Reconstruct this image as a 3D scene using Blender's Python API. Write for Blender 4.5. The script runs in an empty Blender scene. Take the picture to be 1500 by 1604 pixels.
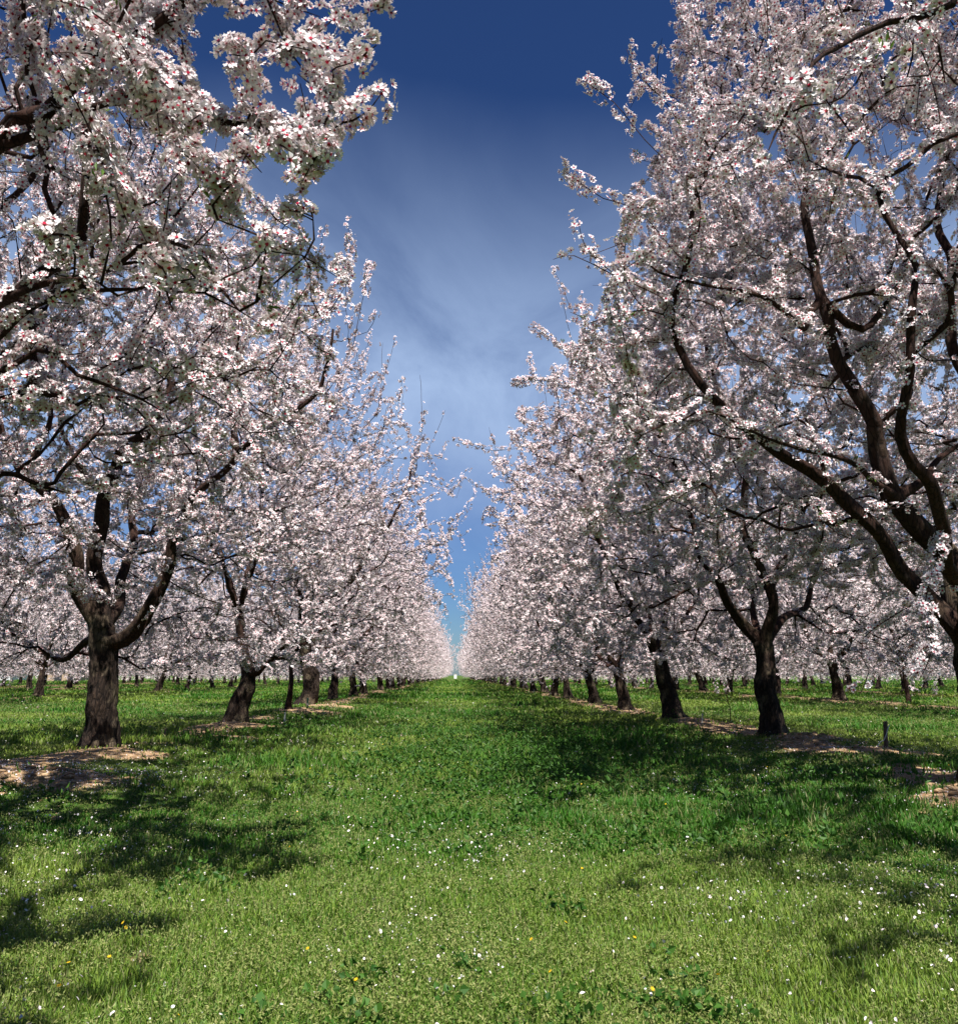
import bpy, math, random
import numpy as np
from mathutils import Vector, Euler, Matrix

C = bpy.context.scene
COL = C.collection
rng = np.random.default_rng(11)
random.seed(5)

# ------------------------------------------------------------------ camera
CAM_H = 0.85
FPX = 1300.0                       # focal length in pixels of the 1500 px wide photograph
PITCH = math.atan(256 / FPX)
YAW = math.atan(38 / FPX * math.cos(PITCH))
cam_d = bpy.data.cameras.new('camera')
cam_d.sensor_fit = 'HORIZONTAL'
cam_d.sensor_width = 36.0
cam_d.lens = 36.0 * FPX / 1500.0
cam_d.clip_start = 0.05
cam_d.clip_end = 6000
cam = bpy.data.objects.new('camera', cam_d)
COL.objects.link(cam)
cam.location = (0, 0, CAM_H)
cam.rotation_euler = Euler((math.pi / 2 + PITCH, 0, -YAW), 'XYZ')
C.camera = cam

# ------------------------------------------------------------------ world / sun
SUN_EL = math.radians(60)
SUN_AZ = math.radians(168)          # compass style: 0 = +Y (ahead), 90 = +X (right)
w = bpy.data.worlds.new("World")
C.world = w
w.use_nodes = True
nt = w.node_tree
N, L = nt.nodes, nt.links
N.clear()
out = N.new('ShaderNodeOutputWorld')
bg = N.new('ShaderNodeBackground')
bg.inputs['Strength'].default_value = 0.05
sky = N.new('ShaderNodeTexSky')
sky.sky_type = 'NISHITA'
sky.sun_disc = False
sky.sun_elevation = SUN_EL
sky.sun_rotation = SUN_AZ
sky.air_density = 1.0
sky.dust_density = 0.4
sky.ozone_density = 3.0
tc = N.new('ShaderNodeTexCoord')
# a slightly polarised, deeper blue
gam = N.new('ShaderNodeGamma'); gam.inputs['Gamma'].default_value = 1.25
mul = N.new('ShaderNodeMix'); mul.data_type = 'RGBA'; mul.blend_type = 'MULTIPLY'
mul.inputs[0].default_value = 1.0
mul.inputs[7].default_value = (0.295, 0.405, 0.585, 1)
L.new(sky.outputs[0], gam.inputs[0]); L.new(gam.outputs[0], mul.inputs[6])
# thin high cloud: noise on a plane far above
sep = N.new('ShaderNodeSeparateXYZ'); L.new(tc.outputs['Generated'], sep.inputs[0])
zz = N.new('ShaderNodeMath'); zz.operation = 'MAXIMUM'; zz.inputs[1].default_value = 0.02
L.new(sep.outputs['Z'], zz.inputs[0])
za = N.new('ShaderNodeMath'); za.operation = 'ADD'; za.inputs[1].default_value = 0.12; L.new(zz.outputs[0], za.inputs[0])
dx = N.new('ShaderNodeMath'); dx.operation = 'DIVIDE'; L.new(sep.outputs['X'], dx.inputs[0]); L.new(za.outputs[0], dx.inputs[1])
dy = N.new('ShaderNodeMath'); dy.operation = 'DIVIDE'; L.new(sep.outputs['Y'], dy.inputs[0]); L.new(za.outputs[0], dy.inputs[1])
cmb = N.new('ShaderNodeCombineXYZ'); L.new(dx.outputs[0], cmb.inputs[0]); L.new(dy.outputs[0], cmb.inputs[1])
mp = N.new('ShaderNodeMapping'); mp.inputs['Scale'].default_value = (1.5, 0.75, 1); mp.inputs['Rotation'].default_value = (0, 0, 0.55)
mp.inputs['Location'].default_value = (0.3, 0.35, 0)
L.new(cmb.outputs[0], mp.inputs[0])
n1 = N.new('ShaderNodeTexNoise'); n1.inputs['Scale'].default_value = 1.5; n1.inputs['Detail'].default_value = 10
n1.inputs['Roughness'].default_value = 0.6; n1.inputs['Distortion'].default_value = 0.8
L.new(mp.outputs[0], n1.inputs['Vector'])
cr = N.new('ShaderNodeMapRange'); cr.inputs['From Min'].default_value = -0.10; cr.inputs['From Max'].default_value = 0.72
cr.interpolation_type = 'SMOOTHSTEP'
L.new(n1.outputs['Fac'], cr.inputs['Value'])
# the veil lies low in the sky and thins out upward
cb = N.new('ShaderNodeMapRange'); cb.inputs['From Min'].default_value = 0.61; cb.inputs['From Max'].default_value = 0.34
cb.interpolation_type = 'LINEAR'
cbp = N.new('ShaderNodeMath'); cbp.operation = 'POWER'; cbp.inputs[1].default_value = 1.2; L.new(cb.outputs[0], cbp.inputs[0])
nz = N.new('ShaderNodeMath'); nz.operation = 'MULTIPLY_ADD'; nz.inputs[1].default_value = -0.14
n2 = N.new('ShaderNodeTexNoise'); n2.inputs['Scale'].default_value = 2.2; n2.inputs['Detail'].default_value = 5
L.new(tc.outputs['Generated'], n2.inputs['Vector'])
zo = N.new('ShaderNodeMath'); zo.operation = 'ADD'; zo.inputs[1].default_value = 0.07; L.new(sep.outputs['Z'], zo.inputs[0])
L.new(n2.outputs['Fac'], nz.inputs[0]); L.new(zo.outputs[0], nz.inputs[2]); L.new(nz.outputs[0], cb.inputs['Value'])
cb2 = N.new('ShaderNodeMapRange'); cb2.inputs['From Min'].default_value = 0.05; cb2.inputs['From Max'].default_value = 0.36
cb2.interpolation_type = 'SMOOTHSTEP'; L.new(sep.outputs['Z'], cb2.inputs['Value'])
m1 = N.new('ShaderNodeMath'); m1.operation = 'MULTIPLY'; L.new(cr.outputs[0], m1.inputs[0]); L.new(cbp.outputs[0], m1.inputs[1])
m2 = N.new('ShaderNodeMath'); m2.operation = 'MULTIPLY'; L.new(m1.outputs[0], m2.inputs[0]); L.new(cb2.outputs[0], m2.inputs[1])
m3 = N.new('ShaderNodeMath'); m3.operation = 'MULTIPLY'; L.new(m2.outputs[0], m3.inputs[0]); m3.inputs[1].default_value = 0.98
# the cloud sheet lies ahead; behind the viewer the sky is clear
ca = N.new('ShaderNodeMapRange'); ca.inputs['From Min'].default_value = -0.1; ca.inputs['From Max'].default_value = 0.5; L.new(sep.outputs['Y'], ca.inputs['Value'])
m4 = N.new('ShaderNodeMath'); m4.operation = 'MULTIPLY'; L.new(m3.outputs[0], m4.inputs[0]); L.new(ca.outputs[0], m4.inputs[1])
cm = N.new('ShaderNodeMix'); cm.data_type = 'RGBA'
cm.inputs[7].default_value = (4.6, 6.2, 9.2, 1)
L.new(m4.outputs[0], cm.inputs[0]); L.new(mul.outputs[2], cm.inputs[6])
L.new(cm.outputs[2], bg.inputs['Color']); L.new(bg.outputs[0], out.inputs[0])

sd = bpy.data.lights.new('sun', 'SUN')
sd.energy = 5.0
sd.angle = math.radians(0.53)
sd.color = (1.0, 0.965, 0.91)
sun = bpy.data.objects.new('sun', sd)
COL.objects.link(sun)
sdir = Vector((math.sin(SUN_AZ) * math.cos(SUN_EL), math.cos(SUN_AZ) * math.cos(SUN_EL), math.sin(SUN_EL)))
sun.rotation_euler = sdir.to_track_quat('Z', 'Y').to_euler()
sun.location = (10, -20, 30)
C.view_settings.view_transform = 'Standard'
C.view_settings.look = 'None'
C.view_settings.exposure = 0.9
C.view_settings.gamma = 1
C.cycles.max_bounces = 3
C.cycles.diffuse_bounces = 1
C.cycles.transmission_bounces = 2
C.cycles.glossy_bounces = 1
C.cycles.transparent_max_bounces = 4
C.cycles.caustics_reflective = False
C.cycles.caustics_refractive = False


# ------------------------------------------------------------------ helpers
def pt(px, py, Y):
    """world point on the plane y = Y seen at photo pixel (px, py)"""
    u = (px - 750) / FPX; v = -(py - 802) / FPX
    a = u; b = math.cos(PITCH) - v * math.sin(PITCH); c = math.sin(PITCH) + v * math.cos(PITCH)
    cs, sn = math.cos(-YAW), math.sin(-YAW)
    X = a * cs - b * sn; Yd = a * sn + b * cs
    t = Y / Yd
    return np.array([X * t, Y, CAM_H + c * t])


def tag(o, label=None, cat=None, group=None, kind=None):
    if label: o['label'] = label
    if cat: o['category'] = cat
    if group: o['group'] = group
    if kind: o['kind'] = kind
    return o


def mesh_from(name, V, faces, mat=None, smooth=False, attrs=None, cols=None):
    """faces: list of integer arrays (n,3) / (n,4)"""
    me = bpy.data.meshes.new(name)
    V = np.ascontiguousarray(V, dtype=np.float32)
    me.vertices.add(len(V)); me.vertices.foreach_set('co', V.ravel())
    loops = np.concatenate([f.ravel() for f in faces]).astype(np.int32)
    sizes = np.concatenate([np.full(len(f), f.shape[1], np.int32) for f in faces])
    starts = np.concatenate([[0], np.cumsum(sizes)[:-1]]).astype(np.int32)
    me.loops.add(len(loops)); me.loops.foreach_set('vertex_index', loops)
    me.polygons.add(len(sizes)); me.polygons.foreach_set('loop_start', starts)
    try:
        me.polygons.foreach_set('loop_total', sizes)
    except Exception:
        pass
    me.update(calc_edges=True)
    me.polygons.foreach_set('use_smooth', np.full(len(sizes), smooth, dtype=bool))
    if attrs:
        for k, a in attrs.items():
            at = me.attributes.new(k, 'FLOAT', 'POINT'); at.data.foreach_set('value', np.asarray(a, np.float32).ravel())
    if cols is not None:
        at = me.attributes.new('tint', 'FLOAT_COLOR', 'POINT')
        cc = np.ones((len(V), 4), np.float32); cc[:, :3] = cols
        at.data.foreach_set('color', cc.ravel())
    if mat: me.materials.append(mat)
    return me


def link(name, me, parent=None, loc=None):
    o = bpy.data.objects.new(name, me); COL.objects.link(o)
    if parent is not None: o.parent = parent
    if loc is not None: o.location = loc
    return o


_lat = {}
def vnoise(x, y, scale, seed=0):
    """smooth value noise in 0..1"""
    if seed not in _lat: _lat[seed] = np.random.default_rng(seed + 900).random((256, 256))
    T = _lat[seed]
    x = np.asarray(x) / scale; y = np.asarray(y) / scale
    xi = np.floor(x).astype(int); yi = np.floor(y).astype(int)
    fx = x - xi; fy = y - yi
    fx = fx * fx * (3 - 2 * fx); fy = fy * fy * (3 - 2 * fy)
    a = T[xi & 255, yi & 255]; b = T[(xi + 1) & 255, yi & 255]
    c = T[xi & 255, (yi + 1) & 255]; d = T[(xi + 1) & 255, (yi + 1) & 255]
    return (a * (1 - fx) + b * fx) * (1 - fy) + (c * (1 - fx) + d * fx) * fy


def fbm(x, y, scale, seed=0, o=4):
    s = 0; a = 1; t = 0
    for k in range(o):
        s = s + a * vnoise(x, y, scale / 2 ** k, seed + k); t += a; a *= 0.5
    return s / t


# ------------------------------------------------------------------ materials
def newmat(name):
    m = bpy.data.materials.new(name); m.use_nodes = True
    m.node_tree.nodes.clear()
    return m, m.node_tree.nodes, m.node_tree.links


def petal_material(name, lo=(0.50, 0.03, 0.07), mid=(0.82, 0.66, 0.68), hi=(0.86, 0.845, 0.84)):
    m, n, l = newmat(name)
    o = n.new('ShaderNodeOutputMaterial')
    at = n.new('ShaderNodeAttribute'); at.attribute_name = 'rad'
    rp = n.new('ShaderNodeValToRGB')
    e = rp.color_ramp.elements
    e[0].position = 0.0; e[0].color = (0.13, 0.035, 0.02, 1)
    e[1].position = 1.0; e[1].color = (*hi, 1)
    q = e.new(0.03); q.color = (0.13, 0.035, 0.02, 1)
    q = e.new(0.07); q.color = (*lo, 1)
    q = e.new(0.20); q.color = (*lo, 1)
    q = e.new(0.30); q.color = (*mid, 1)
    q = e.new(0.52); q.color = (*hi, 1)
    l.new(at.outputs['Fac'], rp.inputs[0])
    a2 = n.new('ShaderNodeAttribute'); a2.attribute_name = 'var'
    hs = n.new('ShaderNodeMix'); hs.data_type = 'RGBA'; hs.blend_type = 'MULTIPLY'
    l.new(a2.outputs['Fac'], hs.inputs[0]); l.new(rp.outputs[0], hs.inputs[6]); hs.inputs[7].default_value = (0.98, 0.83, 0.84, 1)
    df = n.new('ShaderNodeBsdfDiffuse'); tr = n.new('ShaderNodeBsdfTranslucent')
    mx = n.new('ShaderNodeMixShader'); mx.inputs[0].default_value = 0.15
    l.new(hs.outputs[2], df.inputs[0]); l.new(hs.outputs[2], tr.inputs[0])
    l.new(df.outputs[0], mx.inputs[1]); l.new(tr.outputs[0], mx.inputs[2]); l.new(mx.outputs[0], o.inputs[0])
    return m


M_PETAL = petal_material('almond_petals')
M_FALLEN = petal_material('fallen_petals', (0.75, 0.45, 0.50), (0.85, 0.78, 0.78), (0.88, 0.86, 0.85))


def tint_material(name, transl=0.3, rough=0.6, spec=0.25, nscale=0, bright=1.0):
    m, n, l = newmat(name)
    o = n.new('ShaderNodeOutputMaterial')
    at = n.new('ShaderNodeAttribute'); at.attribute_name = 'tint'
    p = n.new('ShaderNodeBsdfPrincipled')
    p.inputs['Roughness'].default_value = rough
    p.inputs['Specular IOR Level'].default_value = spec
    src = at.outputs['Color']
    if nscale:
        g = n.new('ShaderNodeTexCoord'); ns = n.new('ShaderNodeTexNoise'); ns.inputs['Scale'].default_value = nscale
        ns.inputs['Detail'].default_value = 6
        l.new(g.outputs['Object'], ns.inputs['Vector'])
        mr = n.new('ShaderNodeMapRange'); mr.inputs['To Min'].default_value = 0.55; mr.inputs['To Max'].default_value = 1.45
        l.new(ns.outputs['Fac'], mr.inputs['Value'])
        mm = n.new('ShaderNodeMix'); mm.data_type = 'RGBA'; mm.blend_type = 'MULTIPLY'; mm.inputs[0].default_value = 1
        l.new(src, mm.inputs[6]); l.new(mr.outputs[0], mm.inputs[7]); src = mm.outputs[2]
        bp = n.new('ShaderNodeBump'); bp.inputs['Strength'].default_value = 0.6; bp.inputs['Distance'].default_value = 0.02
        l.new(ns.outputs['Fac'], bp.inputs['Height']); l.new(bp.outputs[0], p.inputs['Normal'])
    l.new(src, p.inputs['Base Color'])
    if transl > 0:
        tr = n.new('ShaderNodeBsdfTranslucent'); l.new(src, tr.inputs[0])
        mx = n.new('ShaderNodeMixShader'); mx.inputs[0].default_value = transl
        l.new(p.outputs[0], mx.inputs[1]); l.new(tr.outputs[0], mx.inputs[2]); l.new(mx.outputs[0], o.inputs[0])
    else:
        l.new(p.outputs[0], o.inputs[0])
    return m


M_GRASS = tint_material('grass_blades', 0.35, 0.55, 0.3)
M_LEAF = tint_material('fresh_leaves', 0.35, 0.5, 0.3)
M_CLOD = tint_material('soil_clods', 0, 0.95, 0.1, nscale=35)


def bark_material():
    m, n, l = newmat('almond_bark')
    o = n.new('ShaderNodeOutputMaterial'); p = n.new('ShaderNodeBsdfPrincipled')
    g = n.new('ShaderNodeTexCoord')
    mp = n.new('ShaderNodeMapping'); mp.inputs['Scale'].default_value = (1, 1, 0.22)
    l.new(g.outputs['Object'], mp.inputs[0])
    n1 = n.new('ShaderNodeTexNoise'); n1.inputs['Scale'].default_value = 38; n1.inputs['Detail'].default_value = 8
    n1.inputs['Roughness'].default_value = 0.75; n1.inputs['Distortion'].default_value = 0.9
    l.new(mp.outputs[0], n1.inputs['Vector'])
    vo = n.new('ShaderNodeTexVoronoi'); vo.inputs['Scale'].default_value = 26; vo.feature = 'DISTANCE_TO_EDGE'
    l.new(mp.outputs[0], vo.inputs['Vector'])
    n2 = n.new('ShaderNodeTexNoise'); n2.inputs['Scale'].default_value = 4.5; n2.inputs['Detail'].default_value = 5
    l.new(g.outputs['Object'], n2.inputs['Vector'])
    rp = n.new('ShaderNodeValToRGB'); e = rp.color_ramp.elements
    e[0].position = 0.28; e[0].color = (0.010, 0.0065, 0.005, 1)
    e[1].position = 0.75; e[1].color = (0.105, 0.068, 0.044, 1)
    q = e.new(0.5); q.color = (0.028, 0.018, 0.013, 1)
    l.new(n1.outputs['Fac'], rp.inputs[0])
    rp2 = n.new('ShaderNodeValToRGB'); e = rp2.color_ramp.elements
    e[0].position = 0.52; e[0].color = (0, 0, 0, 1); e[1].position = 0.70; e[1].color = (1, 1, 1, 1)
    l.new(n2.outputs['Fac'], rp2.inputs[0])
    mx = n.new('ShaderNodeMix'); mx.data_type = 'RGBA'
    mf = n.new('ShaderNodeMath'); mf.operation = 'MULTIPLY'; mf.inputs[1].default_value = 0.7
    l.new(rp2.outputs[0], mf.inputs[0]); l.new(mf.outputs[0], mx.inputs[0]); l.new(rp.outputs[0], mx.inputs[6])
    mx.inputs[7].default_value = (0.26, 0.205, 0.13, 1)  # tan bark patches, lightened in the colour to stand for dappled sun
    # smooth young wood (thin branches) is redder brown
    at = n.new('ShaderNodeAttribute'); at.attribute_name = 'thin'
    m3 = n.new('ShaderNodeMix'); m3.data_type = 'RGBA'; l.new(at.outputs['Fac'], m3.inputs[0]); l.new(mx.outputs[2], m3.inputs[6])
    m3.inputs[7].default_value = (0.052, 0.023, 0.016, 1)
    ck = n.new('ShaderNodeMapRange'); ck.inputs['From Max'].default_value = .10; ck.inputs['To Min'].default_value = .22; ck.inputs['To Max'].default_value = 1.1
    l.new(vo.outputs['Distance'], ck.inputs['Value'])
    m5 = n.new('ShaderNodeMix'); m5.data_type = 'RGBA'; m5.blend_type = 'MULTIPLY'; m5.inputs[0].default_value = 1
    l.new(m3.outputs[2], m5.inputs[6]); l.new(ck.outputs[0], m5.inputs[7])
    l.new(m5.outputs[2], p.inputs['Base Color'])
    p.inputs['Roughness'].default_value = 0.85; p.inputs['Specular IOR Level'].default_value = 0.2
    ad = n.new('ShaderNodeMath'); ad.operation = 'MULTIPLY_ADD'; ad.inputs[1].default_value = 1.2
    l.new(vo.outputs['Distance'], ad.inputs[0]); l.new(n1.outputs['Fac'], ad.inputs[2])
    bp = n.new('ShaderNodeBump'); bp.inputs['Strength'].default_value = 1.0; bp.inputs['Distance'].default_value = 0.035
    l.new(ad.outputs[0], bp.inputs['Height']); l.new(bp.outputs[0], p.inputs['Normal'])
    l.new(p.outputs[0], o.inputs[0])
    return m


M_BARK = bark_material()


def plain(name, col, rough=0.7, noise=0.25, scale=20, metal=0):
    m, n, l = newmat(name)
    o = n.new('ShaderNodeOutputMaterial'); p = n.new('ShaderNodeBsdfPrincipled')
    g = n.new('ShaderNodeTexCoord'); ns = n.new('ShaderNodeTexNoise'); ns.inputs['Scale'].default_value = scale; ns.inputs['Detail'].default_value = 6
    l.new(g.outputs['Object'], ns.inputs['Vector'])
    mr = n.new('ShaderNodeMapRange'); mr.inputs['To Min'].default_value = 1 - noise; mr.inputs['To Max'].default_value = 1 + noise
    l.new(ns.outputs['Fac'], mr.inputs['Value'])
    mm = n.new('ShaderNodeMix'); mm.data_type = 'RGBA'; mm.blend_type = 'MULTIPLY'; mm.inputs[0].default_value = 1
    mm.inputs[6].default_value = (*col, 1); l.new(mr.outputs[0], mm.inputs[7])
    l.new(mm.outputs[2], p.inputs['Base Color']); p.inputs['Roughness'].default_value = rough; p.inputs['Metallic'].default_value = metal
    l.new(p.outputs[0], o.inputs[0])
    return m


# ------------------------------------------------------------------ ground
ROWX_L, ROWX_R = -3.55, 3.80
ROWS = [ROWX_L, ROWX_R, 11.3, 18.7, 26.1, 33.5, -14.6, -22.0, -29.4, -36.8]


def gauss(x, y, cx, cy, sx, sy):
    return np.exp(-((x - cx) / sx) ** 2 - ((y - cy) / sy) ** 2)


MOUNDS = [(-3.05, 6.3, 1.05, .62, .12), (-4.2, 7.2, 1.0, .8, .08), (-3.3, 8.6, .7, .6, .06), (-2.9, 11.0, .6, .6, .05), (-3.4, 13.2, .9, .8, .08),
          (-3.0, 17.4, 1.0, 1.0, .10), (-3.1, 21.0, 1.0, 1.2, .10), (4.15, 9.9, .55, .40, .12), (4.4, 8.6, .75, .5, .08),
          (3.2, 5.2, .62, .38, .13), (3.9, 6.4, .5, .5, .06), (3.9, 14.2, .6, .5, .06), (4.0, 20, .8, .8, .06)]


def height(x, y):
    x = np.asarray(x, float); y = np.asarray(y, float)
    h = np.zeros(np.broadcast(x, y).shape)
    for i, rx in enumerate(ROWS):
        k = .10 if i < 2 else .17
        wob = (vnoise(y, y * 0 + rx, 3.0, 3) - .5) * .5
        h += k * np.exp(-((x - rx - wob) / .85) ** 2) * (.45 + .8 * vnoise(y, y * 0 + rx, 1.6, 4))
    for (cx, cy, sx, sy, a) in MOUNDS:
        h += a * gauss(x, y, cx, cy, sx, sy)
    h += .05 * (fbm(x, y, 2.2, 10, 3) - .5) + .02 * (fbm(x, y, .35, 14, 2) - .5)
    return h


def soil(x, y):
    """0..1 bare earth"""
    x = np.asarray(x, float); y = np.asarray(y, float)
    s = np.zeros(np.broadcast(x, y).shape)
    for i, rx in enumerate(ROWS):
        wob = (vnoise(y, y * 0 + rx, 3.0, 3) - .5) * .5
        band = np.exp(-((x - rx - wob) / .62) ** 2)
        s = np.maximum(s, band * (.25 + 1.05 * fbm(x, y, 1.3, 20 + i, 3)))
    for (cx, cy, sx, sy, a) in MOUNDS:
        s = np.maximum(s, gauss(x, y, cx, cy, sx * .85, sy * .85) * (.75 + .75 * fbm(x, y, .5, 40, 3)))
    # small bare scrapes in the sward, lower left of the photo
    for (cx, cy, r, a) in [(-.95, 2.75, .10, .62), (-1.1, 2.55, .09, .58), (-1.95, 3.35, .16, .8), (-.62, 2.62, .06, .5)]:
        s = np.maximum(s, gauss(x, y, cx, cy, r, r) * (a + .6 * (fbm(x, y, .2, 44, 2) - .5)))
    s = s + .18 * (fbm(x, y, .22, 47, 2) - .5)
    return np.clip((s - .42) / .22, 0, 1)


def axis(lo, hi, fine, a, b, coarse):
    core = np.arange(a, b + fine / 2, fine)
    left = [a]; st = fine
    while left[-1] > lo:
        st = min(st * 1.13, coarse); left.append(left[-1] - st)
    right = [b]; st = fine
    while right[-1] < hi:
        st = min(st * 1.13, coarse); right.append(right[-1] + st)
    return np.concatenate([np.array(left[1:])[::-1], core, np.array(right[1:])])


gx = axis(-2500, 2500, .06, -7, 7, 300); gy = axis(-300, 4000, .06, 1, 16, 300)
GX, GY = np.meshgrid(gx, gy, indexing='ij')
far = np.clip((np.hypot(GX, GY) - 120) / 150, 0, 1)
GZ = height(GX, GY) * (1 - far)
S = soil(GX, GY) * (1 - far)
nx, ny = GX.shape
idx = np.arange(nx * ny).reshape(nx, ny)
GF = np.stack([idx[:-1, :-1], idx[1:, :-1], idx[1:, 1:], idx[:-1, 1:]], -1).reshape(-1, 4)


def ground_material():
    m, n, l = newmat('orchard_ground')
    o = n.new('ShaderNodeOutputMaterial'); p = n.new('ShaderNodeBsdfPrincipled')
    g = n.new('ShaderNodeTexCoord')
    at = n.new('ShaderNodeAttribute'); at.attribute_name = 'soil'

    def ramp(scale, cols, detail=8):
        t = n.new('ShaderNodeTexNoise'); t.inputs['Scale'].default_value = scale; t.inputs['Detail'].default_value = detail
        t.inputs['Roughness'].default_value = .7
        l.new(g.outputs['Object'], t.inputs['Vector'])
        r = n.new('ShaderNodeValToRGB'); e = r.color_ramp.elements
        e[0].position = cols[0][0]; e[0].color = (*cols[0][1], 1); e[1].position = cols[-1][0]; e[1].color = (*cols[-1][1], 1)
        for pos, c in cols[1:-1]:
            q = e.new(pos); q.color = (*c, 1)
        l.new(t.outputs['Fac'], r.inputs[0])
        return t, r
    t1, r1 = ramp(14, [(.3, (.035, .065, .012)), (.55, (.075, .125, .022)), (.75, (.13, .16, .045))])
    t2, r2 = ramp(22, [(.3, (.16, .085, .04)), (.48, (.36, .225, .12)), (.68, (.58, .44, .29))])
    mx = n.new('ShaderNodeMix'); mx.data_type = 'RGBA'; l.new(at.outputs['Fac'], mx.inputs[0]); l.new(r1.outputs[0], mx.inputs[6]); l.new(r2.outputs[0], mx.inputs[7])
    l.new(mx.outputs[2], p.inputs['Base Color']); p.inputs['Roughness'].default_value = .95; p.inputs['Specular IOR Level'].default_value = .1
    bp = n.new('ShaderNodeBump'); bp.inputs['Strength'].default_value = .8; bp.inputs['Distance'].default_value = .03
    l.new(t2.outputs['Fac'], bp.inputs['Height']); l.new(bp.outputs[0], p.inputs['Normal'])
    l.new(p.outputs[0], o.inputs[0])
    return m


gm = mesh_from('ground', np.stack([GX, GY, GZ], -1).reshape(-1, 3), [GF], ground_material(), True, {'soil': S.ravel()})
tag(link('ground', gm), kind='structure')


# ------------------------------------------------------------------ trees
def unit(v):
    return v / (np.linalg.norm(v, axis=-1, keepdims=True) + 1e-9)


def smooth_path(P, step):
    """Catmull-Rom resample of a polyline"""
    P = [np.asarray(p, float) for p in P]
    Q = [2 * P[0] - P[1]] + P + [2 * P[-1] - P[-2]]
    outp = []
    for i in range(1, len(Q) - 2):
        p0, p1, p2, p3 = Q[i - 1:i + 3]
        n = max(2, int(np.linalg.norm(p2 - p1) / step))
        for k in range(n):
            t = k / n
            outp.append(.5 * ((2 * p1) + (-p0 + p2) * t + (2 * p0 - 5 * p1 + 4 * p2 - p3) * t * t + (-p0 + 3 * p1 - 3 * p2 + p3) * t ** 3))
    outp.append(P[-1])
    return np.array(outp)


ENV_Z = [0.65, 1.1, 1.8, 2.6, 3.6, 4.5, 5.4, 6.2, 6.9]
ENV_R = [2.3, 2.8, 3.1, 3.25, 3.25, 3.0, 2.45, 1.55, 0.5]


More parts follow.
